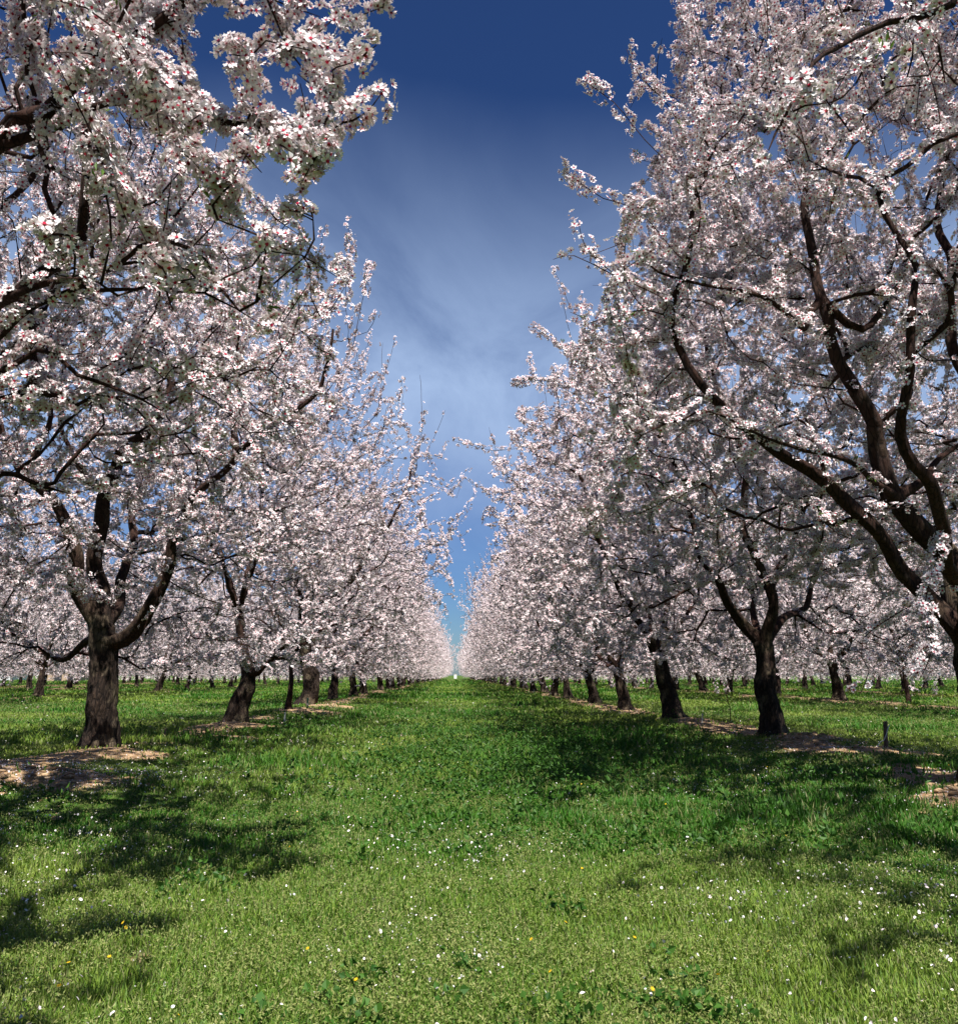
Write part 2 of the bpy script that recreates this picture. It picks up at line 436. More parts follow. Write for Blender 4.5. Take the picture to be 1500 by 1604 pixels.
class Tree:
    """skeleton grown toward points that fill the crown"""
    def __init__(s, seed):
        s.r = np.random.default_rng(seed)
        s.P = np.zeros((120000, 3)); s.par = np.full(120000, -1); s.rad = np.zeros(120000); s.plen = np.zeros(120000)
        s.ok = np.zeros(120000, bool); s.n = 0; s.chains = []; s.boost = np.ones(120000)

    def add(s, p, par, rad=0., ok=True):
        i = s.n; s.P[i] = p; s.par[i] = par; s.rad[i] = rad; s.ok[i] = ok
        s.plen[i] = 0 if par < 0 else s.plen[par] + np.linalg.norm(p - s.P[par])
        s.n += 1
        return i

    def limb(s, pts, r0, r1, start=-1, step=.10, wob=.026, ok_from=.25):
        path = smooth_path(pts, step)
        n = len(path); ids = []
        par = start
        ph = s.r.random(6) * 6.28
        kk = np.arange(n); kn = np.stack([np.interp(kk, np.arange(0, n + 6, 5), np.concatenate([[0], s.r.normal(0, wob * 1.3, len(np.arange(0, n + 6, 5)) - 1)])) for _ in range(3)], 1)
        path = path + kn
        for k, p in enumerate(path):
            t = k / (n - 1)
            q = p + (wob * np.array([math.sin(ph[0] + k * .5) + .6 * math.sin(ph[1] + k * 1.1), math.sin(ph[2] + k * .6), .5 * math.sin(ph[3] + k * .7)]) if 0 < k else 0)
            if k == 0 and start >= 0:
                ids.append(start); continue
            par = s.add(q, par, r0 + (r1 * .6 - r0) * t ** .55, ok=t >= ok_from)
            ids.append(par)
        s.chains.append(ids)
        return ids

    def reach(s, targets, step=.11, bias=.35, droop=0.0):
        if len(targets) == 0: return
        T = np.asarray(targets)
        d = np.array([np.min(np.linalg.norm(s.P[:s.n][s.ok[:s.n]] - t, axis=1)) for t in T])
        for j in np.argsort(d):
            t = T[j]
            dist = np.linalg.norm(s.P[:s.n] - t, axis=1)
            cost = dist * 1.25 + bias * s.plen[:s.n] + np.where(s.ok[:s.n], 0, 50) + np.where(s.P[:s.n, 2] > t[2] + .3, .35, 0)
            i = int(np.argmin(cost))
            L = dist[i]
            if L < .09: continue
            p0 = s.P[i].copy()
            pd = unit(p0 - s.P[s.par[i]]) if s.par[i] >= 0 else np.array([0, 0, 1.])
            m1 = p0 + pd * L * .28 + s.r.normal(0, .05 * L, 3) + np.array([0, 0, .10 * L])
            n = max(2, int(L / step)); ids = [i]; par = i
            for k in range(1, n + 1):
                u = k / n
                q = (1 - u) ** 2 * p0 + 2 * u * (1 - u) * m1 + u * u * t
                if k < n: q = q + s.r.normal(0, .012, 3)
                par = s.add(q, par); ids.append(par)
            s.chains.append(ids)

    def shoots(s, n, lmin, lmax, zmin, up=.85, cut=None):
        """upright whips from the upper surface"""
        c = np.where((s.P[:s.n, 2] > zmin) & s.ok[:s.n])[0]
        kids = np.zeros(s.n, int); np.add.at(kids, s.par[1:s.n].clip(0), 1)
        tips = c[kids[c] == 0]
        s.r.shuffle(tips)
        cen = np.array([s.P[0, 0], s.P[0, 1]])
        for i in tips[:n]:
            Ls = s.r.uniform(lmin, lmax); bw = s.r.choice([.15, .4, .7, .9, 1.1, 1.3, .6, 1.])
            rad = s.P[i, :2] - cen; rad = rad / (np.linalg.norm(rad) + .1)
            dd = unit(np.array([rad[0] * .22, rad[1] * .22, up]) + s.r.normal(0, .16, 3))
            if cut is not None and not cut(s.P[i] + dd * Ls): continue
            ids = [int(i)]; par = int(i); k = max(3, int(Ls / .12)); p = s.P[i].copy()
            for q in range(k):
                dd = unit(dd + s.r.normal(0, .05, 3) + np.array([0, 0, .05]))
                p = p + dd * Ls / k
                par = s.add(p, par); ids.append(par); s.boost[par] = bw
            s.chains.append(ids)

    def radii(s, tip=.0034, ex=2.35):
        n = s.n; a = np.zeros(n)
        kids = np.zeros(n, int); np.add.at(kids, s.par[1:n][s.par[1:n] >= 0], 1)
        a[kids == 0] = tip ** ex
        for i in range(n - 1, 0, -1):
            p = s.par[i]
            if p >= 0: a[p] += a[i]
        s.pipe = a ** (1 / ex)
        s.R = np.maximum(s.rad[:n], s.pipe)

    def wood(s, flare=1.0, min_r=0.0, sides_far=False, knob=0):
        Vs, Fs, thin = [], [], []; base = 0
        for ci, ids in enumerate(s.chains):
            P = s.P[ids]; R = s.R[ids].copy()
            if s.rad[ids[-1]] == 0 and s.rad[ids[0]] == 0 or (len(ids) > 1 and s.rad[ids[1]] == 0):
                R[0] = min(R[0], s.R[ids[1]] * 1.15)
            if R.max() < min_r: continue
            big = R[min(1, len(R) - 1)]
            m = 3 if big < .006 else 4 if big < .012 else 6 if big < .03 else 10 if big < .07 else 22 if big < .13 else 40
            if sides_far: m = 3 if big < .02 else 5 if big < .06 else 8
            if R[-1] < .01: R[-1] = R[-1] * .5
            elif R[-1] > .06:
                tt = unit(P[-1] - P[-2]); r_ = R[-1]
                P = np.concatenate([P, [P[-1] + tt * r_ * .35, P[-1] + tt * r_ * .6, P[-1] + tt * r_ * .7]]); R = np.concatenate([R, [r_ * .86, r_ * .5, r_ * .02]])
            Tn = np.gradient(P, axis=0); Tn = unit(Tn)
            ref = np.array([1., .1, .05]) if abs(Tn[0, 2]) > .6 else np.array([.05, .1, 1.])
            A = unit(np.cross(Tn, ref)); B = np.cross(Tn, A)
            th = np.arange(m) / m * 2 * np.pi
            rr = np.repeat(R[:, None], m, 1)
            if big > .05:
                ph = s.r.random(8) * 6.28
                zc = np.arange(len(P))[:, None] * .1
                rr = rr * (1 + .09 * np.sin(2 * th + ph[0] + zc * 2.1) + .07 * np.sin(3 * th + ph[1] - zc * 3) + .05 * np.sin(5 * th + ph[2] + zc * 1.3)
                           + .05 * np.sin(7 * th + ph[3]) * np.sin(zc * 9 + ph[4]) + .04 * s.r.normal(0, 1, rr.shape))
            if big > .13:      # furrows, burls and old pruning wounds
                ang = th[None, :] + .35 * np.sin(zc * 1.7 + ph[5])
                fur = np.abs(np.sin(ang * 6.5 + 1.2 * np.sin(zc * 4 + ph[6]))) ** .6 - .6
                rr = rr * (1 + .055 * fur + .02 * s.r.normal(0, 1, rr.shape))
                for _ in range(9):
                    a_ = s.r.random() * 6.28; k_ = s.r.uniform(0, len(P)); wa = s.r.uniform(.2, .42); wk = s.r.uniform(1.5, 3.5)
                    da = np.angle(np.exp(1j * (th - a_)))[None, :]; dk = (np.arange(len(P))[:, None] - k_)
                    rr = rr * (1 + s.r.uniform(.10, .26) * np.exp(-(da / wa) ** 2 - (dk / wk) ** 2))
            V = P[:, None, :] + rr[..., None] * (np.cos(th)[None, :, None] * A[:, None, :] + np.sin(th)[None, :, None] * B[:, None, :])
            k = len(P); V = V.reshape(-1, 3)
            ii = np.arange(k * m).reshape(k, m)
            F = np.stack([ii[:-1], np.roll(ii[:-1], -1, 1), np.roll(ii[1:], -1, 1), ii[1:]], -1).reshape(-1, 4) + base
            Vs.append(V); Fs.append(F); thin.append(np.clip(1 - (rr.ravel() - .03) / .09, 0, 1)); base += len(V)
        return np.concatenate(Vs), np.concatenate(Fs), np.concatenate(thin)

    def blossom_sites(s, total, rmax=.010, zmin=.0, sparse=None):
        """sites along the thin wood, in tight clusters"""
        i = np.where((s.R[:s.n] < rmax) & (s.par[:s.n] >= 0))[0]
        a = s.P[s.par[i]]; b = s.P[i]
        ln = np.linalg.norm(b - a, axis=1)
        # a slow random field decides how heavily each part flowers
        wgt = ln * s.boost[i] * (.10 + 2.0 * vnoise(b[:, 0] * 1.3 + b[:, 2], b[:, 1] * 1.3 - b[:, 2], .7, 61) ** 1.6) * (b[:, 2] > zmin)
        if sparse is not None: wgt = wgt * sparse(b)
        kids = np.zeros(s.n, int); np.add.at(kids, s.par[1:s.n].clip(0), 1)
        ncl = total // 6
        pick = s.r.choice(len(i), ncl, p=wgt / wgt.sum())
        u = s.r.random(ncl)[:, None]
        c = a[pick] * (1 - u) + b[pick] * u
        d = unit(b[pick] - a[pick])
        rnd = s.r.normal(0, 1, (ncl, 3)) + np.array([0, 0, .55]); side = unit(rnd - (rnd * d).sum(1)[:, None] * d)
        c = c + side * s.r.uniform(.008, .045, (ncl, 1))
        keep = s.r.random((ncl, 6)).ravel() < np.repeat(s.r.uniform(.45, 1.25, ncl), 6)
        c = np.repeat(c, 6, 0)[keep]; side = np.repeat(side, 6, 0)[keep]; d = np.repeat(d, 6, 0)[keep]
        nrm = unit(side + s.r.normal(0, .5, side.shape) + np.array([0, 0, .38]))
        c = c + nrm * s.r.uniform(.008, .034, (len(c), 1)) + d * s.r.normal(0, .021, (len(c), 1))
        return c, nrm


def flower_mesh(name, c, nrm, r, detail, size=.019, seed=0, base=(0, 0, 0)):
    """five petalled blossoms; detail 2 = notched petals, 1 = plain petals, 0 = coarse"""
    if detail == 3:      # finest petals only on the boughs nearest the viewer
        w_ = c + np.array(base); dd = np.linalg.norm(w_ - np.array([0, 0, .85]), axis=1)
        nr_ = (dd < 5.6) & (w_[:, 1] > .8) & (np.abs(w_[:, 0]) < .75 * w_[:, 1])
        A_ = flower_arrays(c[nr_], nrm[nr_], 2, size, seed); B_ = flower_arrays(c[~nr_], nrm[~nr_], 1, size, seed + 1)
        V = np.concatenate([A_[0], B_[0]]); faces = A_[1] + [f + len(A_[0]) for f in B_[1]]
        return mesh_from(name, V, faces, M_PETAL, False, {'rad': np.concatenate([A_[2], B_[2]]), 'var': np.concatenate([A_[3], B_[3]])})
    V, faces, rad, var = flower_arrays(c, nrm, detail, size, seed)
    return mesh_from(name, V, faces, M_PETAL, False, {'rad': rad, 'var': var})


def flower_arrays(c, nrm, detail, size, seed):
    g = np.random.default_rng(seed)
    n = len(c)
    up = g.normal(0, 1, (n, 3))
    A = unit(np.cross(nrm, up)); B = np.cross(nrm, A)
    sz = size * g.uniform(.66, 1.2, n)
    cup = g.uniform(.0, .42, n)                     # how far each one is opened
    bud = g.random(n) < .10
    sz[bud] *= .38; cup[bud] = 1.6
    V, F4, F3, rad = [], [], [], []
    np_ = 5 if detail >= 1 else 4
    k = 0
    if detail == 2:      # base, left, left tip, notch, right tip, right
        loc = [(0.10, 0), (0.55, -.30), (.95, -.24), (.88, 0), (.97, .22), (.55, .31)]
    elif detail == 1:
        loc = [(0.10, 0), (0.66, -.34), (1.0, 0.02), (.66, .34)]
    else:
        loc = [(0.0, 0), (0.66, -.45), (1.05, 0.02), (.66, .45)]
    nv = len(loc)
    per = np_ * nv
    Vt = np.zeros((n, np_, nv, 3), np.float32); Rt = np.zeros((n, np_, nv), np.float32)
    for p in range(np_):
        th = 2 * np.pi * p / np_ + g.normal(0, .12, n)
        dirv = np.cos(th)[:, None] * A + np.sin(th)[:, None] * B
        tanv = -np.sin(th)[:, None] * A + np.cos(th)[:, None] * B
        tw = g.normal(0, .14, n)
        cp = cup + g.normal(0, .12, n)
        for q, (rr, tt) in enumerate(loc):
            hgt = cp * rr * rr * .8 + (.10 if abs(tt) > .1 else 0) + tw * tt
            Vt[:, p, q] = c + sz[:, None] * (rr * dirv * (1 / (1 + cp * cp * .6))[:, None] + tt * tanv + hgt[:, None] * nrm)
            Rt[:, p, q] = rr
    V = Vt.reshape(-1, 3)
    b0 = (np.arange(n * np_) * nv)[:, None]
    if detail == 2:
        F = np.concatenate([b0 + np.array([[0, 1, 2, 3]]), b0 + np.array([[0, 3, 4, 5]])])
    else:
        F = b0 + np.array([[0, 1, 2, 3]])
    faces = [F]; rad = Rt.ravel()
    var = np.repeat(g.random(n), per)
    rad = np.where(np.repeat(bud, per), .30 + rad * .15, rad)
    if detail >= 1:     # the crimson heart, a small raised tuft
        hr = .24 if detail == 2 else .27
        ang = np.arange(4) / 4 * 2 * np.pi
        H = c[:, None, :] + sz[:, None, None] * (hr * (np.cos(ang)[None, :, None] * A[:, None] + np.sin(ang)[None, :, None] * B[:, None]) + .15 * nrm[:, None])
        hb = len(V) + (np.arange(n) * 4)[:, None]
        faces.append(hb + np.array([[0, 1, 2, 3]]))
        V = np.concatenate([V, H.reshape(-1, 3)]); rad = np.concatenate([rad, np.full(n * 4, .12)]); var = np.concatenate([var, np.zeros(n * 4)])
        # the calyx behind
        H = c[:, None, :] + sz[:, None, None] * (hr * .9 * (np.cos(ang)[None, :, None] * A[:, None] + np.sin(ang)[None, :, None] * B[:, None]) - .10 * nrm[:, None])
        hb = len(V) + (np.arange(n) * 4)[:, None]
        faces.append(hb + np.array([[3, 2, 1, 0]]))
        V = np.concatenate([V, H.reshape(-1, 3)]); rad = np.concatenate([rad, np.zeros(n * 4)]); var = np.concatenate([var, np.ones(n * 4)])
    return V, faces, rad, var


def leaf_mesh(name, c, d, size, seed, c0=(.10, .20, .03), c1=(.20, .30, .06), mat=None, width=.16):
    g = np.random.default_rng(seed); n = len(c)
    ln = size * g.uniform(.6, 1.2, n)[:, None]
    A = unit(np.cross(d, g.normal(0, 1, (n, 3))))
    N_ = np.cross(A, d)
    V = np.stack([c, c + d * ln * .45 + A * ln * width + N_ * ln * .08, c + d * ln - N_ * ln * .12, c + d * ln * .45 - A * ln * width + N_ * ln * .08], 1).reshape(-1, 3)
    b = (np.arange(n) * 4)[:, None]
    F = np.concatenate([b + np.array([[0, 1, 2]]), b + np.array([[0, 2, 3]])])
    t = g.random(n)[:, None]
    col = np.repeat(np.array(c0) * (1 - t) + np.array(c1) * t, 4, 0)
    return mesh_from(name, V, [F], mat or M_LEAF, False, None, col)


def crown_targets(r, n, zlo=.8, lean=(0, 0), sx=1., sy=.82, cut=None, top=1.0, zscale=1.0, rscale=1.0):
    """points filling the crown, thicker toward its surface"""
    pts = []
    ph = r.random(5) * 6.28
    while len(pts) < n:
        z = r.uniform(zlo, 6.9 * zscale)
        th = r.uniform(0, 2 * np.pi)
        rm = np.interp(z / zscale, ENV_Z, ENV_R) * rscale
        rm *= 1 + .07 * math.sin(2 * th + ph[0] + z * .6) + .07 * math.sin(3 * th + ph[1] - z * 1.1) + .05 * math.sin(5 * th + ph[2] + z * 2)
        q = r.random() ** .42
        if r.random() > (rm / 3.5) ** 1.1 + (.12 if z > 2.3 else .75): continue
        p = np.array([q * rm * math.cos(th) * sx + lean[0] * z, q * rm * math.sin(th) * sy + lean[1] * z, z])
        if q * rm < .9 and z < 1.7: continue
        if cut is not None and not cut(p): continue
        pts.append(p)
    return pts


def finish(name, t, base, nfl, detail, seed, label, group, size=.0222, leaves=500, min_r=0.0, far=False, rmax=.024, sparse=None):
    """build meshes in the tree's own space and link them under an Empty"""
    t.radii()
    V, F, th = t.wood(min_r=min_r, sides_far=far)
    root = bpy.data.objects.new(name, None); COL.objects.link(root); root.location = base
    tag(root, label, 'tree', group)
    link('trunk', mesh_from('trunk', V, [F], M_BARK, True, {'thin': th}), root)
    c, nr = t.blossom_sites(nfl, rmax=rmax, sparse=sparse)
    link('blossom_crown', flower_mesh('blossom', c, nr, t.r, detail, size, seed, base), root)
    if leaves:
        k = t.r.choice(len(c), leaves // 5)
        cc = np.repeat(c[k], 5, 0) + t.r.normal(0, .012, (len(k) * 5, 3))
        dd = unit(np.repeat(nr[k], 5, 0) + t.r.normal(0, .5, (len(k) * 5, 3)) + np.array([0, 0, .4]))
        link('young_leaves', leaf_mesh('young_leaves', cc, dd, .034, seed + 3), root)
    return root


def trunk_into(t, pts, r0, r1, flare=1.7):
    """trunk with a root flare"""
    ids = t.limb(pts, r0, r1, step=.06, wob=.006, ok_from=2)
    z0 = t.P[ids[0], 2]
    for i in ids:
        dz = t.P[i, 2] - z0
        t.rad[i] *= 1 + (flare - .85) * math.exp(-dz / .11) + .10 * math.exp(-((dz - .12) / .06) ** 2)
    return ids


def std_limbs(t, top, r, nl=4, reach_r=2.0, rl=.085, ztop=4.6):
    a0 = t.r.random() * 6.28
    for k in range(nl):
        th = a0 + k * 2 * math.pi / nl + t.r.normal(0, .25)
        zt = ztop * t.r.uniform(.78, 1.08)
        rr = reach_r * t.r.uniform(.75, 1.15)
        p0 = t.P[top]
        q = [p0]
        for u in (.22, .5, .78, 1.0):
            rad = rr * u ** .8
            q.append(np.array([p0[0] + rad * math.cos(th) + t.r.normal(0, .08), p0[1] + rad * math.sin(th) + t.r.normal(0, .08), p0[2] + (zt - p0[2]) * u ** 1.05]))
        ids = t.limb(q, rl * t.r.uniform(.85, 1.15), .018, start=top, wob=.024)
        # a secondary fork on each limb
        j = ids[int(len(ids) * t.r.uniform(.3, .45))]
        th2 = th + t.r.choice([-1, 1]) * t.r.uniform(.5, .9)
        pj = t.P[j]
        rr2 = rr * .8
        q = [pj] + [pj + np.array([rr2 * u * math.cos(th2), rr2 * u * math.sin(th2), (zt - pj[2]) * .8 * u]) for u in (.35, .7, 1.)]
        t.limb(q, t.rad[j] * .75, .015, start=j, wob=.02)


def low_arms(t, ids_top, n=3):
    """drooping lower branches that carry the skirt of the crown"""
    for k in range(n):
        th = t.r.random() * 6.28
        j = ids_top
        pj = t.P[j]; rr = t.r.uniform(1.8, 2.5)
        q = [pj] + [pj + np.array([rr * u * math.cos(th), rr * u * math.sin(th), .75 * math.sin(u * 2.4)]) for u in (.3, .6, 1.)]
        t.limb(q, .045, .012, start=j, wob=.02)


def generic(seed, nt=1900, trunk_r=.17, trunk_h=.95, nfl=105000, detail=1, far=False, zscale=1., rscale=1., lean=0.05, nl=4, zlo=.7, label='', group=None, name='almond_tree', size=.0222, min_r=0., leaves=500, spread=1.):
    t = Tree(seed)
    lx, ly = t.r.normal(0, lean, 2)
    tr = trunk_into(t, [np.array([0, 0, -.12]), np.array([lx * .3, ly * .3, .3]), np.array([lx, ly, .65]), np.array([lx * 1.6, ly * 1.6, trunk_h])], trunk_r, trunk_r * .88)
    std_limbs(t, tr[-1], None, nl, 2.0 * rscale, trunk_r * .55, 4.7 * zscale)
    low_arms(t, tr[-3])
    t.reach(crown_targets(t.r, nt, zlo=zlo, zscale=zscale, rscale=rscale))
    if zlo < 1.0:       # a few sprays hang below the rest of the skirt
        for _ in range(3):
            a_ = t.r.random() * 6.28; r_ = t.r.uniform(1.4, 2.7)
            cx_, cy_ = r_ * math.cos(a_), r_ * math.sin(a_)
            t.reach([np.array([cx_ + t.r.normal(0, .22), cy_ + t.r.normal(0, .22), z_]) for z_ in t.r.uniform(.38, .8, 9)])
    t.shoots(110, .35, 1.0, 4.0 * zscale)
    return finish(name, t, (0, 0, 0), nfl, detail, seed, label, group, size=size, far=far, min_r=min_r, leaves=leaves)


def dup(root, loc, rz, label=None, group=None, sc=1.0):
    r = root.copy(); COL.objects.link(r)
    r.location = loc; r.rotation_euler = (0, 0, rz); r.scale = (sc, sc, sc)
    if label: r['label'] = label
    if group: r['group'] = group
    for ch in list(root.children):
        c = ch.copy(); COL.objects.link(c); c.parent = r
    return r


def loc_of(base):
    return lambda p: p - base


G_L = 'almond trees in blossom left of the grass aisle'
G_R = 'almond trees in blossom right of the grass aisle'


def hz(x, y): return float(height(np.array([x]), np.array([y]))[0])


# ---- L1: the left tree with the pale-patched trunk
def hero_L1():
    B = np.array([-3.72, 9.1, 0.0]); B[2] = hz(B[0], B[1]); o = B
    P = lambda x, y, Y: pt(x, y, Y) - o
    t = Tree(101)
    tr = trunk_into(t, [np.array([0, 0, -.12]), P(157, 1130, 9.1), P(163, 1060, 9.1), P(160, 985, 9.1)], .18, .19, 1.35)
    top = tr[-1]; low = tr[-3]
    a = t.limb([t.P[top], P(125, 940, 9.0), P(112, 880, 8.8), P(75, 800, 8.6), P(40, 745, 8.5), P(5, 660, 8.4), P(-30, 560, 8.3)], .105, .03, start=top)
    b = t.limb([t.P[top], P(158, 920, 9.2), P(152, 870, 9.2), P(165, 790, 9.1), P(195, 705, 8.9), P(240, 670, 8.8), P(262, 590, 8.7), P(270, 480, 8.7), P(300, 380, 8.8)], .12, .025, start=top)
    c = t.limb([t.P[low], P(198, 1000, 9.0), P(235, 940, 8.8), P(250, 885, 8.7), P(280, 820, 8.5), P(310, 780, 8.3), P(355, 738, 8.1), P(400, 690, 8.0), P(470, 640, 7.9), P(515, 590, 7.8), P(530, 520, 7.8)], .095, .02, start=low)
    d = t.limb([t.P[top], P(185, 935, 9.5), P(200, 880, 9.9), P(215, 800, 10.3), P(225, 700, 10.6), P(230, 560, 10.8)], .085, .025, start=top)
    e = t.limb([t.P[low], P(130, 1005, 9.3), P(100, 1035, 9.6), P(60, 1010, 9.9), P(0, 985, 10.0)], .055, .02, start=low)
    f = t.limb([t.P[c[int(len(c) * .62)]], P(368, 690, 8.0), P(362, 600, 7.9), P(350, 520, 7.9), P(372, 430, 7.9)], .05, .015, start=c[int(len(c) * .62)])
    g = t.limb([t.P[b[int(len(b) * .30)]], P(135, 740, 9.2), P(95, 640, 9.3), P(110, 520, 9.4)], .05, .015, start=b[int(len(b) * .30)])
    h = t.limb([t.P[a[int(len(a) * .55)]], P(60, 690, 8.4), P(75, 600, 8.3), P(60, 500, 8.3)], .045, .015, start=a[int(len(a) * .55)])
    k = t.limb([t.P[d[int(len(d) * .4)]], P(240, 830, 11.0), P(280, 760, 11.6), P(300, 640, 11.9)], .04, .015, start=d[int(len(d) * .4)])
    def cut(p):   # open window round the trunk, clear of the aisle floor
        q = p + o
        if q[2] > 3.6 and q[0] > -1.5 - .2 * (q[2] - 3.6): return False
        if q[2] < 1.9 and q[0] > -2.9 and q[1] < 9.4: return False
        if q[2] < 1.5 and q[1] < 8.3: return q[0] < -4.9
        return True
    t.reach(crown_targets(t.r, 2800, zlo=.8, cut=cut, rscale=.98))
    t.shoots(170, .3, 1.1, 4.2, cut=cut)
    # the lone whips standing out against the sky
    near = lambda q: int(np.argmin(np.linalg.norm(t.P[:t.n] - q, axis=1)))
    for w_ in ([P(545, 530, 7.8), P(541, 470, 7.8), P(549, 400, 7.8), P(544, 345, 7.8)],
               [P(552, 545, 7.8), P(567, 470, 7.8), P(578, 410, 7.8)], [P(552, 525, 7.8), P(575, 520, 7.8), P(589, 492, 7.8)],
               [P(470, 500, 7.9), P(490, 430, 7.9), P(512, 350, 7.9)]):
        j = near(w_[0]); t.limb([t.P[j]] + w_[0:], .0045, .0025, start=j, wob=.004)
        for i in t.chains[-1][1:]: t.rad[i] = 0; t.boost[i] = 1.2
    return finish('almond_tree', t, B, 165000, 1, 7, 'almond tree with a stout mottled tan trunk on a petal-strewn mound, front left', G_L, leaves=900)


def hero_L2():
    B = np.array([-3.45, 13.6, 0.]); B[2] = hz(B[0], B[1]); o = B
    P = lambda x, y, Y: pt(x, y, Y) - o
    t = Tree(102)
    tr = trunk_into(t, [np.array([-.0, 0, -.12]), P(372, 1110, 13.6), P(383, 1080, 13.6), P(388, 1050, 13.6), P(378, 1010, 13.6), P(374, 958, 13.6)], .20, .10, 1.15)
    top = tr[-1]; kn = tr[int(len(tr) * .5)]
    t.limb([t.P[kn], P(402, 1047, 13.5), P(418, 1030, 13.4), P(440, 1015, 13.2), P(480, 990, 13.)], .10, .015, start=kn)
    for i, jd in enumerate(t.chains[-1][3:]): t.rad[jd] = min(t.rad[jd], .03)
    t.limb([t.P[top], P(382, 930, 13.5), P(400, 895, 13.4), P(414, 860, 13.2), P(410, 800, 13.), P(440, 700, 12.8)], .055, .02, start=top)
    t.limb([t.P[top], P(372, 930, 13.7), P(350, 880, 13.9), P(330, 800, 14.2), P(340, 700, 14.4)], .06, .02, start=top)
    t.limb([t.P[top], P(385, 920, 13.9), P(400, 850, 14.5), P(450, 780, 15.), P(480, 680, 15.2)], .05, .02, start=top)
    t.limb([t.P[top], P(365, 930, 13.3), P(340, 870, 12.6), P(300, 800, 12.1), P(280, 720, 12.)], .05, .02, start=top)
    t.reach(crown_targets(t.r, 2200, zlo=.8, sx=.98, cut=lambda p: not (p[2] < 2.3 and p[1] < .1 and -.9 < p[0] < 1.0)))
    t.shoots(130, .3, 1.0, 4.3)
    return finish('almond_tree', t, B, 130000, 1, 9, 'almond tree with a black crooked trunk bulging to the right, second on the left', G_L)


def hero_L4():
    B = np.array([-4.0, 22.8, 0.]); B[2] = hz(B[0], B[1]); o = B
    P = lambda x, y, Y: pt(x, y, Y) - o
    t = Tree(104)
    tr = trunk_into(t, [np.array([0, 0, -.12]), P(488, 1075, 22.8), P(481, 1040, 22.8), P(474, 985, 22.8)], .28, .22, 1.3)
    top = tr[-1]
    t.limb([t.P[top], P(468, 940, 22.6), P(460, 900, 22.3), P(445, 870, 22.), P(440, 800, 21.9), P(450, 720, 21.8)], .14, .03, start=top)
    t.limb([t.P[top], P(500, 950, 22.4), P(530, 925, 22.), P(560, 890, 21.7), P(585, 850, 21.4), P(620, 800, 21.3), P(650, 720, 21.2)], .13, .03, start=top)
    t.limb([t.P[top], P(485, 930, 22.9), P(500, 880, 23.2), P(530, 820, 23.5), P(550, 740, 23.6)], .10, .03, start=top)
    t.limb([t.P[top], P(470, 940, 23.4), P(440, 860, 24.2), P(420, 780, 24.6)], .10, .03, start=top)
    t.reach(crown_targets(t.r, 2100, zlo=.7, zscale=1.05, rscale=1.05, cut=lambda p: not (p[2] < 3.4 and p[1] < .1 and -1.0 < p[0] < 2.2)))
    t.reach([P(700, 720, 21), P(725, 745, 20.5), P(742, 760, 20), P(715, 780, 20.5), P(738, 735, 20), P(700, 690, 21), P(735, 830, 19), P(715, 815, 19.5), P(728, 860, 19)], bias=.1)
    t.reach([np.array([t.r.uniform(2.9, 4.0), t.r.uniform(-3.2, 1.5), t.r.uniform(2.4, 4.6)]) for _ in range(130)])
    t.shoots(120, .3, 1.0, 4.3)
    return finish('almond_tree', t, B, 120000, 1, 10, 'almond tree with a wide dark fork, behind the slender young tree on the left', G_L)


